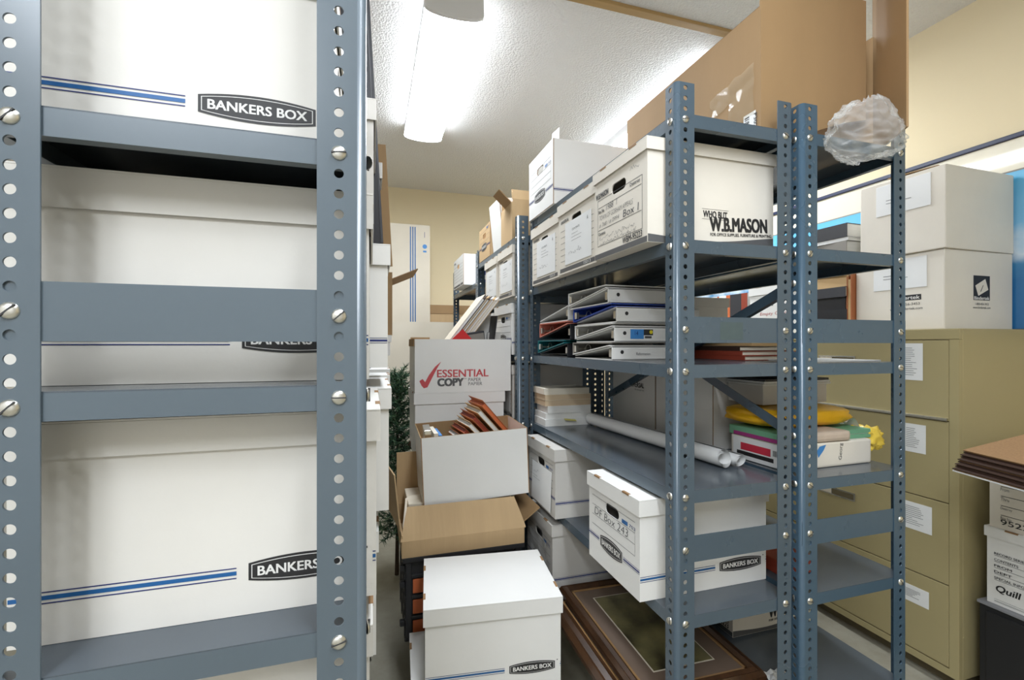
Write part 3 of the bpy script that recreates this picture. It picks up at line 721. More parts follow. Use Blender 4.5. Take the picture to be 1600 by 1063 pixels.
for i in range(6):
    book('paperback', lab[i], .715 + [0, .004, .012, .002, .0, -.004][i], 1.85 + [0, .006, 0, .004, 0, .004][i], zz, .215 - [0, 0, .012, 0, 0, .002][i], .135, hh[i], 'paper' if i < 3 else 'paper_warm', ['page_edge', 'page_edge', 'page_edge', 'paper_tan', 'paper_tan', 'paper_warm'][i], BK, '+y')
    zz += hh[i] + .0002
o = MB().box(0, .055, -.02, 0, 0, .0006, 'sticky', ROT(.25, 'X') @ ROT(.12, 'Y')).build('sticky_note', None, (.80, 1.8495, z + .0315)); tag(o, 'yellow sticky note poking out of the paperback stack', 'note')

def roll(label, pts, r, loops, seed):
    t = thing('rolled_drawing', label, 'paper roll', (0, 0, 0), 0, 'rolled drawings lying on the shelf')
    b = MB(); a = Vector(pts[0]); e = Vector(pts[1]); d = (e - a); L = d.length; n = 64; turns = loops
    prof = []
    for i in range(n * turns + 1):
        th = 2 * PI * i / n; rr = r * (1 - .42 * i / (n * turns)); prof.append((rr * math.cos(th), rr * math.sin(th)))
    q = d.to_track_quat('Z', 'X').to_matrix().to_4x4(); xf = TR(*a) @ q
    vs = []; rn = random.Random(seed)
    for i, p_ in enumerate(prof):
        off = .006 * math.sin(i * .11 + seed); vs += [(p_[0], p_[1], off), (p_[0], p_[1], L + off * .5)]
    b.add(vs, [(2 * i, 2 * i + 1, 2 * i + 3, 2 * i + 2) for i in range(len(prof) - 1)], 'paper', xf, True)
    # drawn lines on the outer turn
    for k in range(3):
        z0 = rn.uniform(.04, .12) + k * .16; ring = [((r + .0006) * math.cos(2 * PI * j / 32), (r + .0006) * math.sin(2 * PI * j / 32)) for j in range(20)]
        vs = []
        for p_ in ring: vs += [(p_[0], p_[1], z0), (p_[0], p_[1], z0 + .0013)]
        b.add(vs, [(2 * i, 2 * i + 1, 2 * i + 3, 2 * i + 2) for i in range(len(ring) - 1)], 'ink', xf)
    b.build('sheet', t)
    m = MB(); ring = [((r + .0012) * math.cos(2 * PI * j / 24), (r + .0012) * math.sin(2 * PI * j / 24), L * .28) for j in range(25)]
    m.tube(ring, .0011, 'kraft_light', 5, xf, False); m.build('rubber_band', t)
roll('thicker roll of white drawings nearest the shelf front, end curled open', [(.968, 1.085, z + .0275), (.925, 1.84, z + .0275)], .027, 3, 1)
roll('thinner roll of white drawings lying behind the thicker roll', [(1.012, 1.075, z + .0205), (.985, 1.80, z + .0205)], .020, 2, 4)

# fifth and lowest shelf of the binder rack
file_box('white file box handwritten DF Box 243 on the shelf beside the post', .656, 1.030, S2, L=.405, W=.285, H=.262, long=print_bankers_long, end=print_bankers_end, note='DF Box 243', m='card_white', group=RG, skirt=.043)
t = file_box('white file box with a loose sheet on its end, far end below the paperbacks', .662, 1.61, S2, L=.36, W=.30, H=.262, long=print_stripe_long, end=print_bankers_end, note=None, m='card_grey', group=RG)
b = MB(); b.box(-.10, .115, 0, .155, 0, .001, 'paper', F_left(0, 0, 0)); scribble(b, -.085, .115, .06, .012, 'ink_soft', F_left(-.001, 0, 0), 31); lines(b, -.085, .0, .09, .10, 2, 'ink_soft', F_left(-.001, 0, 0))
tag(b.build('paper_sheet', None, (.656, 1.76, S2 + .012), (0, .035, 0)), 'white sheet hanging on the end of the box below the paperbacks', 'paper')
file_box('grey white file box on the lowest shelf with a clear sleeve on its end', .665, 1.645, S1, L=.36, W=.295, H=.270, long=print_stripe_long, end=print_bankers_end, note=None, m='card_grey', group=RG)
b = MB(); rn = random.Random(9); vs = []; fs = []
for i in range(9):
    for j in range(9): vs.append((-.004 - rn.random() * .010, -.10 + .22 * i / 8, .015 + .17 * j / 8 + rn.uniform(-.004, .004)))
for i in range(8):
    for j in range(8): fs.append((i * 9 + j, i * 9 + j + 1, (i + 1) * 9 + j + 1, (i + 1) * 9 + j))
b.add(vs, fs, 'film'); tag(b.build('plastic_sleeve', None, (.663, 1.79, S1)), 'clear wrinkled sleeve hanging on the lowest file box end', 'plastic sleeve')

def picture_frame(label, loc, rz, W, D, H, bar, art, mat_w, inset_m):
    t = thing('picture_frame', label, 'picture', loc, rz, 'framed pictures lying on the lowest shelf')
    b = MB(); prof = [(0, 0), (bar, 0), (bar, H * .55), (bar * .8, H * .62), (bar * .62, H), (bar * .35, H * .8), (bar * .2, H * .9), (0, H * .5)]
    cs = [(-W / 2, -D / 2), (W / 2, -D / 2), (W / 2, D / 2), (-W / 2, D / 2)]; ins = [(1, 1), (-1, 1), (-1, -1), (1, -1)]
    n = len(prof); vs = []
    for (cx, cy), (ix, iy) in zip(cs, ins):
        for (p_, q_) in prof: vs.append((cx + ix * p_, cy + iy * p_, q_))
    fs = []
    for c in range(4):
        for k in range(n): a = c * n; d = ((c + 1) % 4) * n; fs.append((a + k, a + (k + 1) % n, d + (k + 1) % n, d + k))
    b.add(vs, fs, 'wood_frame')
    b.build('frame', t)
    g = MB(); e = bar - .001; zt = H * .56
    for sx in (-1, 1):
        g.box(*sorted((sx * (W / 2 - e), sx * (W / 2 - e - .006))), -D / 2 + e, D / 2 - e, zt - .004, zt + .002, 'gilt'); g.box(-W / 2 + e, W / 2 - e, *sorted((sx * (D / 2 - e), sx * (D / 2 - e - .006))), zt - .004, zt + .002, 'gilt')
    g.build('gilt_liner', t)
    MB().box(-W / 2 + bar, W / 2 - bar, -D / 2 + bar, D / 2 - bar, H * .3, H * .5, inset_m).build('mat_board', t)
    b = MB(); a = bar + mat_w; b.box(-W / 2 + a - .004, W / 2 - a + .004, -D / 2 + a - .004, D / 2 - a + .004, H * .5, H * .5 + .0006, 'card_cream')
    b.box(-W / 2 + a, W / 2 - a, -D / 2 + a, D / 2 - a, H * .5 + .0006, H * .5 + .0012, art)
    b.build('print', t); return t
picture_frame('larger dark wooden picture frame lying underneath the other framed picture', (.832, 1.32, S1), -.02, .44, .60, .030, .055, 'print_olive', .05, 'mat_board')
picture_frame('dark wooden framed picture with brown mat lying flat on the lowest shelf', (.862, 1.31, S1 + .0305), -.03, .39, .58, .030, .036, 'print_olive', .062, 'mat_board')
b = MB(); rn = random.Random(12); vs = []; fs = []
for i in range(6):
    for j in range(6): vs.append((-.035 + .07 * i / 5, -.03 + .06 * j / 5, .004 + abs(math.sin(i * 1.7 + j)) * .016 + rn.random() * .006))
for i in range(5):
    for j in range(5): fs.append((i * 6 + j, (i + 1) * 6 + j, (i + 1) * 6 + j + 1, i * 6 + j + 1))
b.add(vs, fs, 'paper'); tag(b.build('paper_scrap', None, (1.115, 1.03, S1)), 'crumpled white paper scrap on the lowest shelf by the picture frame', 'paper scrap')

# ------------------------------------------------------------------ second right rack (behind the binder rack)
SA, SB, SC, SD, SE, SF = [z + TOP + .0005 for z in Z2]
G2 = 'file boxes on the rack behind the binders'
file_box('white file box with taped sheet just past the binder rack post, upper shelf', .640, 2.085, SE, L=.36, W=.245, H=.243, end=print_universal_end, note=41, m='card_ivory', group=G2, skirt=.04)
file_box('white file box with wrinkled sheet, farther along the upper shelf past the post', .632, 2.345, SE, L=.36, W=.245, H=.235, end=print_universal_end, note=42, m='card_ivory', group=G2, skirt=.04)
file_box('white file box with navy stripe and open handle beside the binder rack post', .640, 2.10, SD, L=.37, W=.30, H=.245, long=print_stripe_long, end=print_bankers_end, note=None, group=G2)
file_box('white file box farther back beyond the tilted folders, same shelf as the striped one', .640, 2.425, SD, L=.37, W=.30, H=.22, end=print_bankers_end, note=None, group=G2)
file_box('grey file box with taped form below the striped one by the post', .644, 2.10, SC, L=.37, W=.30, H=.255, end=print_universal_end, note=43, m='card_grey', group=G2)
file_box('grey file box low on the rack behind the binders', .644, 2.10, SB, L=.37, W=.30, H=.255, end=print_universal_end, note=44, m='card_grey', group=G2)
# carton group on top of it
t = thing('open_carton', 'open tan carton with flap sticking out, on top of the rack behind', 'carton', (.655, 2.14, SF), 0)
b = MB(); W_, D_, H_ = .26, .20, .245; th = .004
b.box(0, th, 0, D_, 0, H_ - .06, 'kraft_light'); b.box(W_ - th, W_, 0, D_, 0, H_, 'kraft_light'); b.box(th, W_ - th, 0, th, 0, H_ - .045, 'kraft_light'); b.box(th, W_ - th, D_ - th, D_, 0, H_, 'kraft_light'); b.box(th, W_ - th, th, D_ - th, 0, th, 'kraft_light')
b.build('body', t)
MB().box(0, W_, 0, th, 0, .05, 'kraft_light', TR(0, 0, H_ - .045) @ ROT(-.25, 'X')).build('flap', t)
MB().box(-.085, 0, 0, D_ * .55, 0, th, 'kraft', TR(0, .02, H_ - .06) @ ROT(.75, 'Y')).build('flap', t)
file_box('tall white lidless carton leaning beside the open tan carton on the rack top', .672, 2.360, SF, L=.27, W=.19, H=.285, lid=False, handle=False, inside='card_white', group=G2, rot=(0, -.10, .03))
file_box('tan file box with a dark logo plate at the far end of that rack top', .650, 2.56, SF, L=.34, W=.27, H=.20, lid=False, end=print_bankers_end, note=None, m='kraft_light', inside='kraft', group=G2)
# farthest rack
fz = [z_ + TOP + .0005 for z_ in (hz(64), hz(54), hz(46))]
file_box('white moving box with handle and printed side, highest near the back wall', .60, 3.10, fz[0], L=.42, W=.37, H=.215, lid=False, end=print_universal_end, note=None, inside='kraft', group='file boxes on the farthest rack')
t = thing('chair_figure', 'small blue toy truck shape printed stand beside the far white box', 'ornament', (.665, 2.985, fz[0]), .3)
bpy.data.objects.remove(t)
o = MB().box(0, .10, 0, .012, 0, .10, 'vinyl_blue', ROT(.25, 'X')).box(.02, .08, -.004, 0, .03, .06, 'paper', ROT(.25, 'X')).build('booklet', None, (.69, 3.03, fz[0])); tag(o, 'small blue and white booklet leaning against the far white moving box', 'booklet')
file_box('white lidded file box under the moving box on the farthest rack', .63, 3.02, fz[2], L=.40, W=.31, H=.25, end=print_bankers_end, note=None, m='card_ivory', group='file boxes on the farthest rack')
file_box('white file box on the lower shelf of the farthest rack', .63, 3.02, hz(34) + TOP + .0005, L=.40, W=.31, H=.25, end=print_bankers_end, note=None, m='card_ivory', group='file boxes on the farthest rack')

# ------------------------------------------------------------------ pile in the middle aisle
AG = 'file boxes piled in the aisle'
file_box('white file box on the floor under the big lidded one in front', .125, 1.335, 0, L=.42, W=.32, H=.236, rz=-.06, long=print_stripe_long, group=AG)
file_box('big white lidded file box with logo in the foreground of the aisle', .165, 1.318, .237, L=.405, W=.315, H=.262, rz=-.115, long=print_bankers_long, end=print_bankers_end, note=None, group=AG, skirt=.05)
file_box('low grey box hidden under the black crate', .21, 1.72, 0, L=.33, W=.28, H=.184, handle=False, m='card_grey', group=AG, skirt=.03, tabs=False)
# black crate with orange panels
t = thing('crate', 'black plastic crate with orange panels under the flattened carton flap', 'crate', (.115, 1.705, .185), 0)
W_, D_, H_ = .45, .31, .305
b = MB(); b.box(.012, W_ - .012, .012, D_ - .012, 0, .012, 'black_plastic')
for x_ in (.012, W_ - .018): b.box(x_, x_ + .006, .012, D_ - .012, .012, H_, 'black_plastic')
b.box(.018, W_ - .018, .012, .018, .012, H_, 'black_plastic'); b.box(.018, W_ - .018, D_ - .018, D_ - .012, .012, H_, 'black_plastic')
for z_ in (.0, .075, .15, .225, .285):
    b.box(0, W_, .002, .0121, z_, z_ + .014, 'black_plastic', None, .003); b.box(.002, .0121, .0, D_, z_, z_ + .014, 'black_plastic', None, .003); b.box(W_ - .0121, W_ - .002, 0, D_, z_, z_ + .014, 'black_plastic', None, .003)
for x_ in (.004, .18, .35, W_ - .03): b.box(x_, x_ + .022, .0, .0125, .0, H_, 'black_plastic', None, .003)
for y_ in (.02, .10, .18, .27): b.box(0, .0125, y_, y_ + .022, 0, H_, 'black_plastic', None, .003)
b.box(-.006, W_ + .006, -.006, .016, H_ - .018, H_, 'black_plastic', None, .003); b.box(-.006, .016, .016, D_, H_ - .018, H_, 'black_plastic', None, .003); b.box(W_ - .016, W_ + .006, .016, D_, H_ - .018, H_, 'black_plastic', None, .003)
b.build('body', t)
for z_ in (.05, .19, .25): MB().box(-.016, .004, .012, .030, z_, z_ + .022, 'black_plastic', None, .004).build('lug', t)
for z_ in (.018, .093, .168):
    for x_ in (.030, .206): MB().box(x_, x_ + .118, .006, .0119, z_, z_ + .052, 'orange', None, .003).build('panel', t)
# carton on the crate, near flap raised against the white box
t = thing('open_carton', 'tan cardboard carton with a wide ridged flap, sitting on the black crate', 'carton', (.105, 1.700, .4905), 0)
W_, D_, H_ = .465, .335, .060; th = .004
b = MB(); b.box(0, W_, 0, th, 0, H_, 'kraft_light'); b.box(0, W_, D_ - th, D_, 0, H_ + .03, 'kraft_light'); b.box(0, th, th, D_ - th, 0, H_ + .02, 'kraft_light'); b.box(W_ - th, W_, th, D_ - th, 0, H_, 'kraft_light'); b.box(th, W_ - th, th, D_ - th, 0, th, 'kraft_light')
b.build('body', t)
f = MB(); n = 8; vs = []
for i in range(n + 1):
    s_ = i / n; vs += [(-.004 + .028 * s_, .060 * s_, H_ + .104 * s_ ** .9 - .0), (W_ + .006 - .03 * s_, .060 * s_, H_ + .104 * s_ ** .9)]
f.add(vs, [(2 * i, 2 * i + 1, 2 * i + 3, 2 * i + 2) for i in range(n)], 'kraft_light', None, True)
vs2 = [(x, y + .004, z - .002) for x, y, z in vs]; f.add(vs2, [(2 * i, 2 * i + 2, 2 * i + 3, 2 * i + 1) for i in range(n)], 'kraft_light', None, True)
f.build('flap', t)
MB().box(0, .005, 0, .26, 0, .21, 'kraft_light', TR(-.004, .05, H_ + .02) @ ROT(-.10, 'Y') @ ROT(.12, 'Z')).build('flap', t)
MB().box(0, .20, 0, .005, 0, .215, 'kraft_light', TR(.0, D_ - .002, H_ + .03) @ ROT(-.05, 'X')).build('flap', t)
MB().box(0, .005, .02, .25, 0, .10, 'kraft', TR(W_ - .004, .02, H_) @ ROT(.95, 'Y')).build('flap', t)
o = MB().box(.03, .44, .095, .30, 0, .157, 'card_cream', None, .004).build('paper_stack', None, (.105, 1.70, .4955)); tag(o, 'cream paper packet inside the tan carton under the tilted white box', 'papers')
t = thing('box_lid', 'cream cardboard lid with a slot leaning inside the tan carton at its left', 'box lid', (.112, 1.765, .575), (.72, 0, .06))
b = MB(); b.plate([(0, 0), (.15, 0), (.15, .13), (.04, .13), (.022, .12)], [slot_pts(0, 0, .012, .004)] and [[(.028 + y_, .07 + x_) for x_, y_ in slot_pts(0, 0, .014, .0035)]], .003, 'card_cream'); b.build('panel', t)
# open white box with folders
t = file_box('open white box of folders tilted on the tan carton, no lid', .192, 1.772, .655, L=.425, W=.285, H=.268, lid=False, handle=False, inside='kraft', group=AG, rot=(.03, -.045, -.015))
fl = 'copper folder leaning in the open white box'
rn = random.Random(4)
def folder(name, label, loc, rot, L, H, T, m, m2, group, pleats=0):
    t = thing(name, label, 'folder', loc, rot, group)
    MB().box(-L / 2, L / 2, 0, .0015, 0, H, m).box(-L / 2, L / 2, T, T + .0015, 0, H * .94, m).build('cover', t)
    MB().box(-L / 2 + .004, L / 2 - .006, .0016, T - .0001, .003, H * .92, m2).build('papers', t)
    if pleats:
        b = MB()
        for k in range(pleats):
            y0 = T * k / pleats; y1 = T * (k + .5) / pleats; y2 = T * (k + 1) / pleats; x_ = L / 2
            vs = [(x_, y0, 0), (x_ + .012, y1, 0), (x_, y2, 0), (x_, y0, H * .85), (x_ + .012, y1, H * .85), (x_, y2, H * .85)]
            b.add(vs, [(0, 1, 4, 3), (1, 2, 5, 4)], m)
        b.build('pleats', t)
FG = 'folders in the open white box'
o = MB().box(-.13, .17, -.10, .10, 0, .135, 'paper_warm', None, .003).build('paper_stack', None, (.42, 1.92, .672), (.03, -.045, -.015)); tag(o, 'packed papers filling the open white box under the copper folders', 'papers')
for k in range(6):
    folder('file_folder', ['copper expanding folder lowest at the left of the fan in the white box', 'salmon copper folder second from left in the white box fan', 'tan edged folder third from left in the white box fan', 'copper folder fourth from left in the white box fan', 'yellow tan folder second from right in the white box fan', 'orange copper folder tallest at the right of the white box fan'][k],
           (.425 + .032 * k, 1.925 + .012 * (k % 2), .812 + .008 * k), (-.80 + .015 * k, 0, PI / 2 + .10), .19, .125 + .024 * k, .017, ['copper', 'copper', 'folder_tan', 'copper', 'folder_tan', 'copper'][k], ['page_edge', 'brick_red', 'paper', 'brick_red', 'page_edge', 'orange'][k], FG, 3)
o = MB().box(0, .028, 0, .11, 0, .19, 'chrome', None, .003).box(-.001, .029, -.001, .02, .0, .05, 'ink').build('metal_box', None, (.205, 1.80, .74), (.05, -.06, -.05)); tag(o, 'small grey metal box standing in the left corner of the open white box', 'box')
o = MB().box(0, .016, 0, .16, 0, .19, 'paper_warm').build('paperback', None, (.245, 1.80, .725), (0, -.06, 0)); tag(o, 'pale book standing beside the metal box in the open white box', 'book')
o = MB().box(0, .012, 0, .16, 0, .185, 'label_blue').build('paperback', None, (.268, 1.80, .722), (0, -.08, 0)); tag(o, 'thin blue book standing beside the pale one in the open white box', 'book')

# stack behind: boxes with the copy paper carton on top
for k, ll in enumerate(('white file box on the floor at the bottom of the stack behind the crate', 'white file box second from the floor in the stack behind the crate', 'white file box third from the floor behind the tilted white box')):
    file_box(ll, .20, 2.105, .0005 + k * .2605, L=.41, W=.30, H=.260, handle=False, group=AG)
file_box('white lidded file box directly under the copy paper carton', .188, 2.10, .782, L=.412, W=.31, H=.260, handle=False, group=AG, skirt=.05)
t = thing('paper_carton', 'white copy paper carton with red check mark, full of folders', 'carton', (.186, 2.095, 1.0425), 0)
W_, D_, H_ = .448, .285, .243; th = .004; b = MB()
b.box(0, W_, 0, th, 0, H_, 'card_white'); b.box(0, W_, D_ - th, D_, 0, H_, 'card_white'); b.box(0, th, th, D_ - th, 0, H_, 'card_white'); b.box(W_ - th, W_, th, D_ - th, 0, H_, 'card_white'); b.box(th, W_ - th, th, D_ - th, 0, th, 'kraft')
xf = F_front(0, 0, 0)
b.text('ESSENTIAL', .100, .070, .238, .034, 'check_red', xf, bold=.02); b.text('COPY', .103, .030, .116, .034, 'ink_soft', xf, bold=.05)
b.text('PAPER', .243, .049, .060, .015, 'ink_soft', xf); b.text('PAPIER', .243, .030, .066, .015, 'ink_soft', xf); b.text('TM', .222, .058, .012, .006, 'ink_soft', xf)
ck = [(.020, .055), (.034, .064), (.046, .050), (.062, .080), (.090, .118), (.118, .142), (.100, .112), (.078, .070), (.056, .026), (.040, .022), (.030, .034)]
for i in range(1): pass
b.poly([ck[0], ck[1], ck[2], ck[8], ck[9], ck[10]], 'check_red', xf, .0006); b.poly([ck[2], ck[3], ck[7], ck[8]], 'check_red', xf, .0006); b.poly([ck[3], ck[4], ck[6], ck[7]], 'check_red', xf, .0006); b.poly([ck[4], ck[5], ck[6]], 'check_red', xf, .0006)
b.build('body', t)
MB().box(-.035, 0, 0, D_ - .01, 0, .003, 'kraft', TR(-.001, 0, H_ + .002) @ ROT(-1.53, 'Y')).build('flap', t)
MB().box(.004, .10, D_ - .004, D_, H_, H_ + .012, 'kraft').build('flap', t)
E_ = 'folders standing in the copy paper carton'
zc_ = 1.0475
for k in range(7):
    ln = .53 - .025 * k
    lb = ['thick cream folder leaning leftmost out of the copy paper carton', 'dark brown folder leaning in the copy paper carton next to the cream one', 'tan folder third in the leaning row in the copy paper carton', 'brown folder fourth in the leaning row in the copy paper carton', 'white folder fifth in the leaning row in the copy paper carton', 'tan folder sixth in the leaning row in the copy paper carton', 'white folder rightmost in the leaning row in the copy paper carton'][k]
    t = thing('file_folder', lb, 'folder', (.205 + .026 * k, 2.15, zc_ + .030 + .018 * k), (0, .66, 0), E_)
    w_ = .020 if k == 0 else .012
    MB().box(-w_ / 2, -w_ / 2 + .0018, 0, .19, 0, ln, ['card_cream', 'folder_dark', 'folder_tan', 'folder_dark', 'paper', 'folder_tan', 'paper'][k]).box(w_ / 2 - .0018, w_ / 2, 0, .19, 0, ln * .97, ['card_cream', 'folder_dark', 'folder_tan', 'kraft_edge', 'paper', 'folder_tan', 'folder_tan'][k]).build('cover', t)
    MB().box(-w_ / 2 + .002, w_ / 2 - .002, .004, .186, .003, ln * .955, ['paper', 'paper_warm', 'paper', 'paper_tan', 'paper', 'paper_warm', 'paper'][k]).build('papers', t)
o = MB().box(-.06, .06, 0, .004, 0, .20, 'red', ROT(.05, 'X') @ ROT(.82, 'Y')).build('file_folder', None, (.30, 2.115, zc_ + .105)); tag(o, 'bright red folder corner rising out of the copy paper carton', 'folder')
t = thing('ring_binder', 'grey black binder tilted open in the copy paper carton at right', 'binder', (.50, 2.15, zc_ + .135), (.05, .12, 0))
MB().box(-.055, .05, .12, .124, 0, .235, 'page_edge').build('cover', t); MB().box(.05, .056, .0, .124, 0, .225, 'vinyl_black').build('spine', t)
t = thing('ring_binder', 'dark grey binder lying open towards the viewer in the copy paper carton', 'binder', (.49, 2.135, zc_ + .115), (0, .0, .2))
b = MB(); b.box(-.05, .05, 0, .05, 0, .16, 'dark_cover', ROT(-.15, 'Y'), .003); b.build('cover', t); MB().box(-.045, .045, -.002, 0, .0, .15, 'cover_grey', ROT(-.15, 'Y')).build('spine', t)
o = MB().box(-.045, .02, 0, .003, 0, .15, 'paper', ROT(-.9, 'Y')).build('paper_sheet', None, (.47, 2.112, zc_ + .10)); tag(o, 'white sheet slanting out of the copy paper carton before the dark binder', 'paper')
o = MB().box(0, .07, 0, .004, 0, .19, 'grey_plastic').box(.001, .069, -.001, 0, .002, .188, 'card_grey').build('file_folder', None, (.555, 2.24, zc_ + .085)); tag(o, 'pale grey folder upright at the right end of the copy paper carton', 'folder')

# ------------------------------------------------------------------ small artificial tree
t = thing('artificial_tree', 'small green artificial pine with cones standing left of the box stack', 'tree', (.135, 2.60, 0), 0)
MB().tube([(0, 0, 0), (.005, 0, .5), (0, .004, 1.10)], [.012, .010, .004], 'bark', 8).build('trunk', t)
rn = random.Random(11); b = MB(); tips = []
for i in range(230):
    h = .22 + .88 * (i / 230); rr = (.13 * (1 - (h - .22) / 1.1) + .05) * rn.uniform(.7, 1.1); a = i * 2.4
    tip = Vector((math.cos(a) * rr, math.sin(a) * rr, h + rn.uniform(.0, .05))); base = Vector((0, 0, h - .02)); tips.append(tip)
    d = tip - base
    for k in range(55):
        f = rn.uniform(.15, 1); p_ = base + d * f; q = Vector((rn.uniform(-1, 1), rn.uniform(-1, 1), rn.uniform(-.6, 1))).normalized() * rn.uniform(.022, .040) + d.normalized() * .010
        n = q.cross(Vector((rn.uniform(-1, 1), rn.uniform(-1, 1), rn.uniform(-1, 1)))).normalized() * .0026
        b.add([p_ - n, p_ + n, p_ + q], [(0, 1, 2)], 'leaf_light' if rn.random() < .35 else 'leaf')
b.build('needles', t)
for i in (20, 80, 140, 190, 52, 110, 165, 128, 203): MB().lathe([(.002, -.018), (.013, -.008), (.015, .004), (.008, .016), (.0005, .022)], 'cone', 8, TR(*tips[i])).build('pine_cone', t)

# ------------------------------------------------------------------ back wall cartons
t = thing('tall_carton', 'huge cream flat carton standing on the floor along the back wall', 'carton', (.09, 4.02, 0), 0)
b = MB(); W_, D_, H_ = .98, .26, 1.455; th = .006
b.box(0, W_, 0, th, 0, H_, 'card_cream'); b.box(0, W_, D_ - th, D_, 0, H_ + .17, 'kraft_light'); b.box(0, th, th, D_ - th, 0, H_, 'card_cream'); b.box(W_ - th, W_, th, D_ - th, 0, H_, 'card_cream'); b.box(th, W_ - th, th, D_ - th, 0, th, 'card_cream'); b.build('body', t)
MB().box(.40, W_, D_ - th - .0052, D_ - th, H_ + .09, H_ + .17, 'kraft').build('flap', t)
t = thing('striped_panel', 'cream flattened carton with three blue stripes standing in the tall carton', 'cardboard', (.09, 4.36 - .25, .60), (-.02, 0, 0))
b = MB(); b.box(0, .41, 0, .008, 0, 1.72, 'card_cream'); xf = F_front(0, 0, 0)
for u in (.236, .256, .276): b.rect(u, u + .010, .0, 1.70, 'blue_ink', xf)
b.poly(circ(.365, 1.53, .020), 'label_blue', xf, .0006); b.rect(.35, .38, 1.478, 1.494, 'label_blue', xf, .0006); b.rect(.362, .366, 1.61, 1.66, 'navy_ink', xf, .0006); b.build('panel', t)

# ------------------------------------------------------------------ rack beside the file cabinet
RB = 'file boxes on the rack by the cabinet'
file_box('white lidded box behind the wide end plate, reaching right of the binder rack post', 1.092, 1.50, S4, L=.262, W=.36, H=.232, handle=False, group=RB, m='card_white', skirt=.036)
for k, (m_, dy, ll) in enumerate((('brick_red', 0, 'brick red expanding folder at the bottom of the low pile on the shelf'), ('brick_red', .01, 'brick red expanding folder second in the low pile on the shelf'), ('folder_dark', .02, 'dark brown folder third in the low pile on the shelf'))):
    t = thing('expanding_folder', ll, 'folder', (1.092, 1.14 + dy, S4 + .0145 * k), -.05, 'expanding folders lying on the shelf')
    MB().box(0, .26 - .03 * k, 0, .30, 0, .0018, m_).box(0, .255 - .03 * k, 0, .30, .0125, .0142, m_).box(0, .002, 0, .30, .0018, .0125, m_).build('cover', t)
    MB().box(.004, .275 - .04 * k, .004, .296, .0019, .0124, 'paper_warm').build('papers', t)
o = MB().box(0, .215, 0, .26, 0, .010, 'folder_tan', None, .001).box(.0, .215, 0, .26, .0101, .0115, 'dark_cover').build('file_folder', None, (1.13, 1.15, S4 + .0440)); tag(o, 'tan folder with dark top lying on the brick red folders', 'folder')
o = MB().box(0, .34, 0, .24, 0, .004, 'paper').build('paper_sheet', None, (1.115, .945 + .52, S4)); bpy.data.objects.remove(o)
o = MB().box(0, .27, 0, .20, 0, .003, 'paper').build('paper_sheet', None, (1.18, .990, S4)); tag(o, 'loose white sheets on the shelf edge in front of the file cabinet', 'paper')
file_box('plain white box with bold capital lettering behind the rolled drawings', 1.092, 1.605, S3, L=.36, W=.335, H=.262, handle=False, lid=False, inside='card_white', group=RB, end=None)
xb = MB(); xf = F_left(0, 0, 0); xb.text('UNIVERSAL', -.035, .170, .125, .020, 'ink', xf, bold=.03); xb.text('file storage box', .02, .155, .07, .009, 'ink_soft', xf)
bx = [o for o in bpy.data.objects if o.get('label') == 'plain white box with bold capital lettering behind the rolled drawings'][0]
xb.build('lettering', bx, (-.1801, 0, 0))
file_box('plain white box beside the capital lettered one, behind the roll ends', 1.092, 1.278, S3, L=.36, W=.318, H=.262, handle=False, lid=False, inside='card_white', group=RB)
# wrapped packs
t = thing('wrapped_pack', 'newspaper wrapped pack with red barcode label at the bottom of the pile', 'package', (1.10, 1.000, S3), .02)
b = MB(); b.box(0, .335, 0, .20, 0, .072, 'newsprint' if False else 'card_ivory', None, .006)
xl = F_left(0, .1, 0); b.rect(-.09, .095, .002, .068, 'paper', xl); b.rect(-.06, .05, .030, .052, 'label_red', xl, .0008); b.rect(-.075, .06, .014, .026, 'ink', xl, .0008);
for i in range(9): b.rect(.058 + i * .0035, .0600 + i * .0035, .034, .050, 'ink', xl, .0009)
xf = F_front(.17, 0, 0); b.text('Georg', .045, .018, .048, .016, 'ink', xf, rot=PI / 2 * .96); b.text('O', -.105, .024, .018, .024, 'ink', xf); b.poly([(-.05, .03), (-.03, .05), (-.02, .066), (-.045, .062), (-.056, .05)], 'label_blue', xf, .0008)
b.build('pack', t)
o = MB().box(0, .092, 0, .20, 0, .028, 'green_folder', None, .003).box(-.0005, .0, .01, .18, .001, .012, 'magenta').build('magazine', None, (1.094, 1.006, S3 + .0725)); xm = MB()
tag(o, 'green magazine lying on the red labelled pack under the yellow bag', 'magazine')
o = MB().box(.0, .155, 0, .20, 0, .030, 'newsprint', None, .010).build('newspaper', None, (1.190, 1.0, S3 + .0726)); 
b = MB(); tag(o, 'folded pinkish newspaper lying under the yellow bag', 'newspaper')
o = MB().box(0, .10, 0, .17, 0, .012, 'green_folder').box(0, .10, 0, .17, .014, .026, 'green_folder').box(.002, .098, .002, .168, .012, .014, 'paper').build('file_folder', None, (1.35, 1.02, S3 + .0726)); tag(o, 'pale green folder sticking out beside the pinkish newspaper', 'folder')
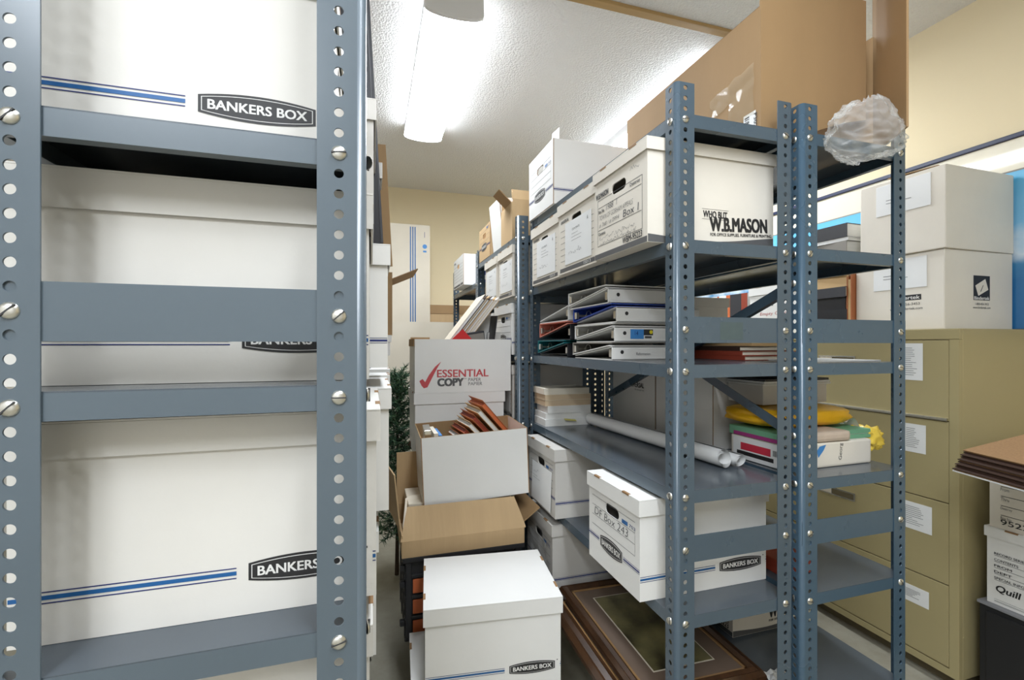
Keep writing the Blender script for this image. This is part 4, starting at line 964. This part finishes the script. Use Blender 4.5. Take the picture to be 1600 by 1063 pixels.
def lump(name, label, cat, cx, cy, cz, sx, sy, sz, m, seed, amp=.12, rot=0):
    from mathutils import noise as nz
    b = MB(); nu, nv = 56, 28; vs = []; fs = []
    for i in range(nu):
        for j in range(nv + 1):
            a = 2 * PI * i / nu; ph = -PI / 2 + PI * j / nv
            ca, sa = math.cos(a), math.sin(a); cp, sp = math.cos(ph), math.sin(ph)
            e = .45
            d = Vector((math.copysign(abs(ca) ** e, ca) * abs(cp) ** .5, math.copysign(abs(sa) ** e, sa) * abs(cp) ** .5, math.copysign(abs(sp) ** .7, sp)))
            k = 1 + amp * nz.noise(d * 2.2 + Vector((seed, 0, 0))) + amp * .5 * nz.noise(d * 6 + Vector((0, seed, 0)))
            vs.append((d.x * sx * k, d.y * sy * k, max(-sz, d.z * sz * k)))
    for i in range(nu):
        q = (i + 1) % nu
        for j in range(nv): fs.append((i * (nv + 1) + j, q * (nv + 1) + j, q * (nv + 1) + j + 1, i * (nv + 1) + j + 1))
    b.add(vs, fs, m, None, True); o = b.build(name, None, (cx, cy, cz), (0, 0, rot)); return tag(o, label, cat)
lump('yellow_bag', 'crinkled yellow plastic bag lying across the wrapped packs', 'plastic bag', 1.268, 1.150, S3 + .1035 + .030, .180, .105, .031, 'yellow_bag', 3, .07)
lump('yellow_bag', 'crumpled yellow bag end sticking out past the newspaper pack', 'plastic bag', 1.475, 1.055, S3 + .062, .036, .035, .034, 'yellow_pale', 8, .30)
b = MB(); vs = []; n = 14
for i in range(n + 1):
    a = PI * i / n; vs += [(-.035 + .07 * i / n, 0, .032 * math.sin(a) + .045 * (1 - i / n)), (-.035 + .07 * i / n, .05, .032 * math.sin(a) + .045 * (1 - i / n))]
b.add(vs, [(2 * i, 2 * i + 1, 2 * i + 3, 2 * i + 2) for i in range(n)], 'clear_sheet', None, True)
tag(b.build('plastic_strip', None, (1.44, 1.06, S3 + .068)), 'clear plastic strip curling down beside the yellow bag', 'plastic strip')
t = thing('paper_pack', 'grey white stack of papers lying above the yellow bag', 'papers', (1.125, 1.07, S3 + .1660), .03)
MB().box(.03, .30, .06, .20, 0, .060, 'card_grey', None, .003).build('box', t)
for k in range(3): MB().box(.02 + .004 * k, .305 - .005 * k, .05, .20, .0605 + k * .007, .0665 + k * .007, ['page_edge', 'paper', 'dark_cover'][k]).build('sheets', t)
o = MB().box(0, .13, 0, .20, 0, .04, 'brick_red', None, .003).build('book', None, (1.11, 1.02, S2)); tag(o, 'brick red book lying beside the right post, behind the DF box', 'book')
file_box('white file box with dark printed lettering low behind the picture frames', 1.135, 1.235, S1, L=.32, W=.27, H=.255, long=print_mason_long, end=print_mason_end, m='card_ivory', group=RB)

# ------------------------------------------------------------------ lateral file cabinets
def cabinet(y0, label, notes):
    t = thing('file_cabinet', label, 'file cabinet', (2.03, y0, 0), 0, 'tan file cabinets')
    D, Wd, H = .47, .914, 1.32
    b = MB(); b.box(.006, D, 0, Wd, .05, H, 'putty', None, .003); b.box(.03, D, .01, Wd - .01, 0, .05, 'putty_dark'); b.box(-.012, .006, 0, Wd, H - .040, H, 'putty', None, .003)
    for y_ in (0, Wd - .03): b.box(-.012, .006, y_, y_ + .03, .05, H - .0401, 'putty')
    b.box(-.012, .006, .03, Wd - .03, .05, .075, 'putty')
    b.build('body', t)
    for k in range(4):
        z1 = H - .042 - k * .3005; z0 = z1 - .297
        d = MB(); d.box(-.011, .004, .0325, Wd - .0325, z0, z1, 'putty', None, .002); dr = d.build('drawer_front', t)
        if k == 0:
            MB().box(-.019, -.0105, .034, Wd - .034, z0 - .001, z0 + .010, 'zinc', None, .002).build('pull_strip', dr)
        h = MB(); cy = Wd / 2; zc = z1 - .085
        h.box(-.013, -.0105, cy - .085, cy + .085, zc - .018, zc + .018, 'chrome'); h.box(-.0135, -.0125, cy - .078, cy + .02, zc - .012, zc + .012, 'putty_dark'); h.box(-.0135, -.0125, cy + .024, cy + .078, zc - .012, zc + .012, 'card_cream')
        h.build('handle', dr)
        for (ya, yb, za, zb) in notes.get(k, ()):
            p = MB(); p.box(-.0118, -.0111, ya, yb, z1 - zb, z1 - za, 'paper'); xf = F_left(-.0119, (ya + yb) / 2, z1 - zb)
            hw = (yb - ya) / 2 - .012; hh = zb - za; p.text('LABEL', -hw, hh - .022, .03, .007, 'ink_soft', xf) if False else None
            lines(p, -hw, hw * .75, .02, hh - .018, max(3, int(hh / .010)), 'ink_soft', xf, .0016, .0004, seed=k + 3); p.build('paper_label', dr)
    return t
cabinet(1.112, 'tan four drawer file cabinet, nearest, with white paper labels taped on its drawers', {0: [(.115, .195, .012, .155)], 1: [(.105, .185, .025, .135)], 2: [(.085, .215, .03, .135)], 3: [(.095, .20, .055, .120)]})
cabinet(2.032, 'tan file cabinet farther back behind the racks, mostly hidden', {})
# binder supply cartons on the cabinet
def carton(label, x, y, z, L, W, H, prints, m='card_ivory', rz=0, flap=False):
    t = thing('storage_carton', label, 'carton', (x, y, z), rz, 'white cartons on top of the tan cabinet')
    b = MB(); b.box(0, L, 0, W, 0, H, m, None, .004); prints(b, L, W, H); b.build('body', t)
    if flap: MB().box(.01, .30, 0, .18, 0, .003, 'kraft', TR(0, .03, H + .003) @ ROT(.05, 'X')).build('flap', t)
    b = MB(); b.box(-.0025, -.0002, W / 2 - .11, W / 2 + .09, H * .55, H * .95, 'paper', None, .001); xf = F_left(-.0026, W / 2, 0); lines(b, -.05, .05, H * .70, H * .74, 2, 'ink_soft', xf, .002); b.build('packing_slip', t)
def pr_low(b, L, W, H):
    xf = F_left(0, W / 2, 0); b.rect(-.02, .09, .120, .142, 'ink', xf); b.text('Bindertek', -.015, .124, .10, .014, 'card_white', xf, .0009, bold=.02); b.text('1-800-456-3453', -.015, .100, .10, .010, 'ink', xf); b.text('www.bindertek.com', -.025, .082, .12, .010, 'ink', xf)
    xf = F_front(0, 0, 0); u = .165; b.rect(u, u + .098, .115, .212, 'ink', xf)
    b.poly([(u + .010, .172), (u + .070, .200), (u + .088, .158), (u + .028, .132)], 'card_ivory', xf, .0008); b.poly([(u + .040, .150), (u + .056, .176), (u + .058, .174), (u + .043, .148)], 'ink', xf, .0011); b.rect(u, u + .098, .115, .116, 'ink', xf); b.text('Bindertek', u + .004, .117, .090, .013, 'card_white', xf, .0009, bold=.02)
    b.text('1-800-456-3453', u + .010, .096, .080, .009, 'ink', xf); b.text('www.bindertek.com', u - .004, .082, .105, .009, 'ink', xf)
carton('white carton with black printed square and lettering, standing on the tan cabinet', 2.085, 1.195, 1.3205, .405, .335, .308, pr_low)
carton('plain white carton on top of the printed carton on the cabinet', 2.075, 1.185, 1.629, .415, .315, .318, lambda b, L, W, H: None, 'card_ivory', .015, True)
# tall stack of books beside the cartons
SG = 'books stacked on the tan cabinet'
zz = 1.3205; rn = random.Random(21)
labs = ['cream book at the bottom of the tall book stack on the cabinet', 'thick black law book low in the stack on the cabinet', 'cream paged black book third from the bottom of the cabinet stack', 'dark covered book at mid height of the cabinet stack', 'tan book in the middle of the cabinet stack behind the shelf', 'cream book just above the shelf line in the cabinet stack', 'dark grey book above the rack shelf in the cabinet stack', 'grey book with white pages near the top of the cabinet stack', 'thin pamphlet with curled pages near the top of the cabinet stack', 'thick black book on top of the cabinet stack']
hts = [.052, .050, .056, .046, .05, .044, .052, .062, .016, .062]
cov = ['card_cream', 'vinyl_black', 'vinyl_black', 'dark_cover', 'folder_tan', 'card_cream', 'dark_cover', 'cover_grey', 'paper', 'vinyl_black']
for k in range(10):
    book('book', labs[k], 2.06 + rn.uniform(-.012, .012), 1.555 + rn.uniform(-.005, .02) , zz, .25, .175, hts[k], cov[k], 'paper_warm' if k < 6 else 'page_edge', SG, '-x', rn.uniform(-.05, .05), hard=True); zz += hts[k] + .0003
folder('expanding_folder', 'copper expanding folder standing between the book stack and white carton', (2.015, 1.545, 1.3205), (0, 0, 0), .16, .25, .0, 'copper', 'folder_tan', None, 0) if False else None
t = thing('expanding_folder', 'copper expanding folder standing between the books and the printed carton', 'folder', (2.045, 1.532, 1.3205), 0)
MB().box(.015, .22, .0, .004, 0, .26, 'copper').box(.015, .22, .018, .022, 0, .25, 'copper').build('cover', t); MB().box(.018, .21, .0042, .0178, .002, .235, 'folder_tan').build('papers', t)
o = MB().box(-.002, .05, 0, .03, 0, .17, 'copper', ROT(.06, 'Y'), .004); o = o.build('wallet_folder', None, (2.02, 1.56, 1.3205)) if False else None
# things farther back on the cabinets, seen through the rack
file_box('white file box with red handwriting on the cabinet behind the rack post', 2.06, 1.80, 1.3205, L=.40, W=.31, H=.258, lid=True, m='card_white', group='file boxes on the cabinets', end=None)
bx = [o for o in bpy.data.objects if o.get('label') == 'white file box with red handwriting on the cabinet behind the rack post'][0]
xb = MB(); xf = F_left(0, 0, 0); xb.text('Empty Oblic', -.085, .095, .17, .022, 'pen_red', xf, bold=-.005, shear=.15); scribble(xb, -.03, .070, .09, .014, 'pen_red', xf, 3); xb.text('Un', -.06, .15, .06, .026, 'ink', xf, bold=.04); xb.build('handwriting', bx, (-.2001, 0, 0))
file_box('plain white file box far back on the cabinets with books on its lid', 2.06, 2.14, 1.3205, L=.40, W=.36, H=.085, handle=False, m='card_white', group='file boxes on the cabinets', tabs=False, skirt=.02)
o = MB().box(0, .40, 0, .62, 0, .012, 'grey_plastic').build('tray', None, (2.055, 2.13, 1.4085)); tag(o, 'grey tray board lying on the far white box, books standing on it', 'tray')
for k, (m_, w_, ll) in enumerate((('brick_red', .045, 'rust red book standing on the grey tray'), ('dark_cover', .085, 'thick black book standing beside the rust red one'), ('orange', .03, 'orange spined book standing on the grey tray'), ('paper', .06, 'white binder standing left of the orange book'), ('orange', .012, 'thin orange folder standing left of the white binder'), ('paper', .05, 'white book at the left end of the row on the grey tray'))):
    yy = 2.15 + [0, .047, .134, .166, .228, .242][k]
    book('book', ll, 2.08, yy, 1.421, .20, w_, .13 if False else .14, m_, 'page_edge', 'books standing on the grey tray', '-x')

# black low cabinet with form boxes
t = thing('low_cabinet', 'black low metal cabinet at the lower right corner', 'cabinet', (2.055, .30, 0), 0)
MB().box(0, .44, 0, .775, .02, .352, 'black_metal', None, .004).box(-.006, .446, -.004, .779, .352, .362, 'grey_plastic', None, .002).build('body', t)
MB().box(-.006, -.0002, .02, .755, .04, .335, 'black_metal', None, .003).build('door', t)
file_box('white record box printed with form lines and big script word, on the black cabinet', 2.068, .750, .3625, L=.40, W=.31, H=.265, end=print_quill_end, m='card_white', group='record boxes on the black cabinet', skirt=.035, handle=False)
file_box('white record box with From and Thru lines, stacked upper on the black cabinet', 2.072, .755, .628, L=.40, W=.30, H=.252, end=print_form_end, m='card_ivory', group='record boxes on the black cabinet', skirt=.05, handle=False)
DG = 'dark folders stacked on the record boxes'
for k in range(5):
    t = thing('file_folder', ['undermost white edged folder of the dark slanting stack at right', 'dark folder second from the bottom of the slanting stack', 'dark folder in the middle of the slanting stack at right', 'dark folder second from the top of the slanting stack', 'tan backed folder on top of the slanting stack at right'][k], 'folder', (1.755 + .013 * k, .985, .862 + .0135 * k), (0, -.16 - .022 * k, -.30), DG)
    MB().box(0, .44, -.26, 0, 0, .0035, 'paper' if k == 0 else 'folder_dark').box(0, .44, -.26, 0, .0075, .010, 'kraft_edge' if k == 4 else 'folder_dark').build('cover', t); MB().box(.003, .437, -.257, -.003, .0036, .0074, 'folder_dark' if k % 2 else 'kraft_edge').build('papers', t)
t = thing('envelope', 'brown kraft envelope lying under the slanting folders on the record box', 'envelope', (2.03, .72, .8815), .2); MB().box(0, .2, 0, .15, 0, .004, 'kraft').build('sheet', t)

# ------------------------------------------------------------------ framed mural on the right wall, tilted slightly forward at the top
t = thing('framed_mural', 'long framed mural of blue sky and clouds on the right wall', 'picture', (2.512, .55, 0), (0, 0, 0))
L_ = 2.9; b = MB(); b.box(-.012, 0, .02, L_ - .02, 1.325, 1.965, 'mural_print'); b.build('print', t)
b = MB(); b.box(-.012, 0, .02, L_ - .02, 1.972, 2.098, 'poster_cream'); b.box(-.0125, 0, .02, L_ - .02, 1.9655, 1.9715, 'cover_grey'); b.build('mat_board', t)
b = MB(); b.box(-.022, 0, 0, L_, 2.0985, 2.118, 'poster_navy', None, .003); b.box(-.022, 0, 0, L_, 1.300, 1.3245, 'poster_navy', None, .003); b.box(-.022, 0, 0, .0195, 1.325, 2.098, 'poster_navy', None, .003); b.box(-.022, 0, L_ - .0195, L_, 1.325, 2.098, 'poster_navy', None, .003); b.build('frame', t)
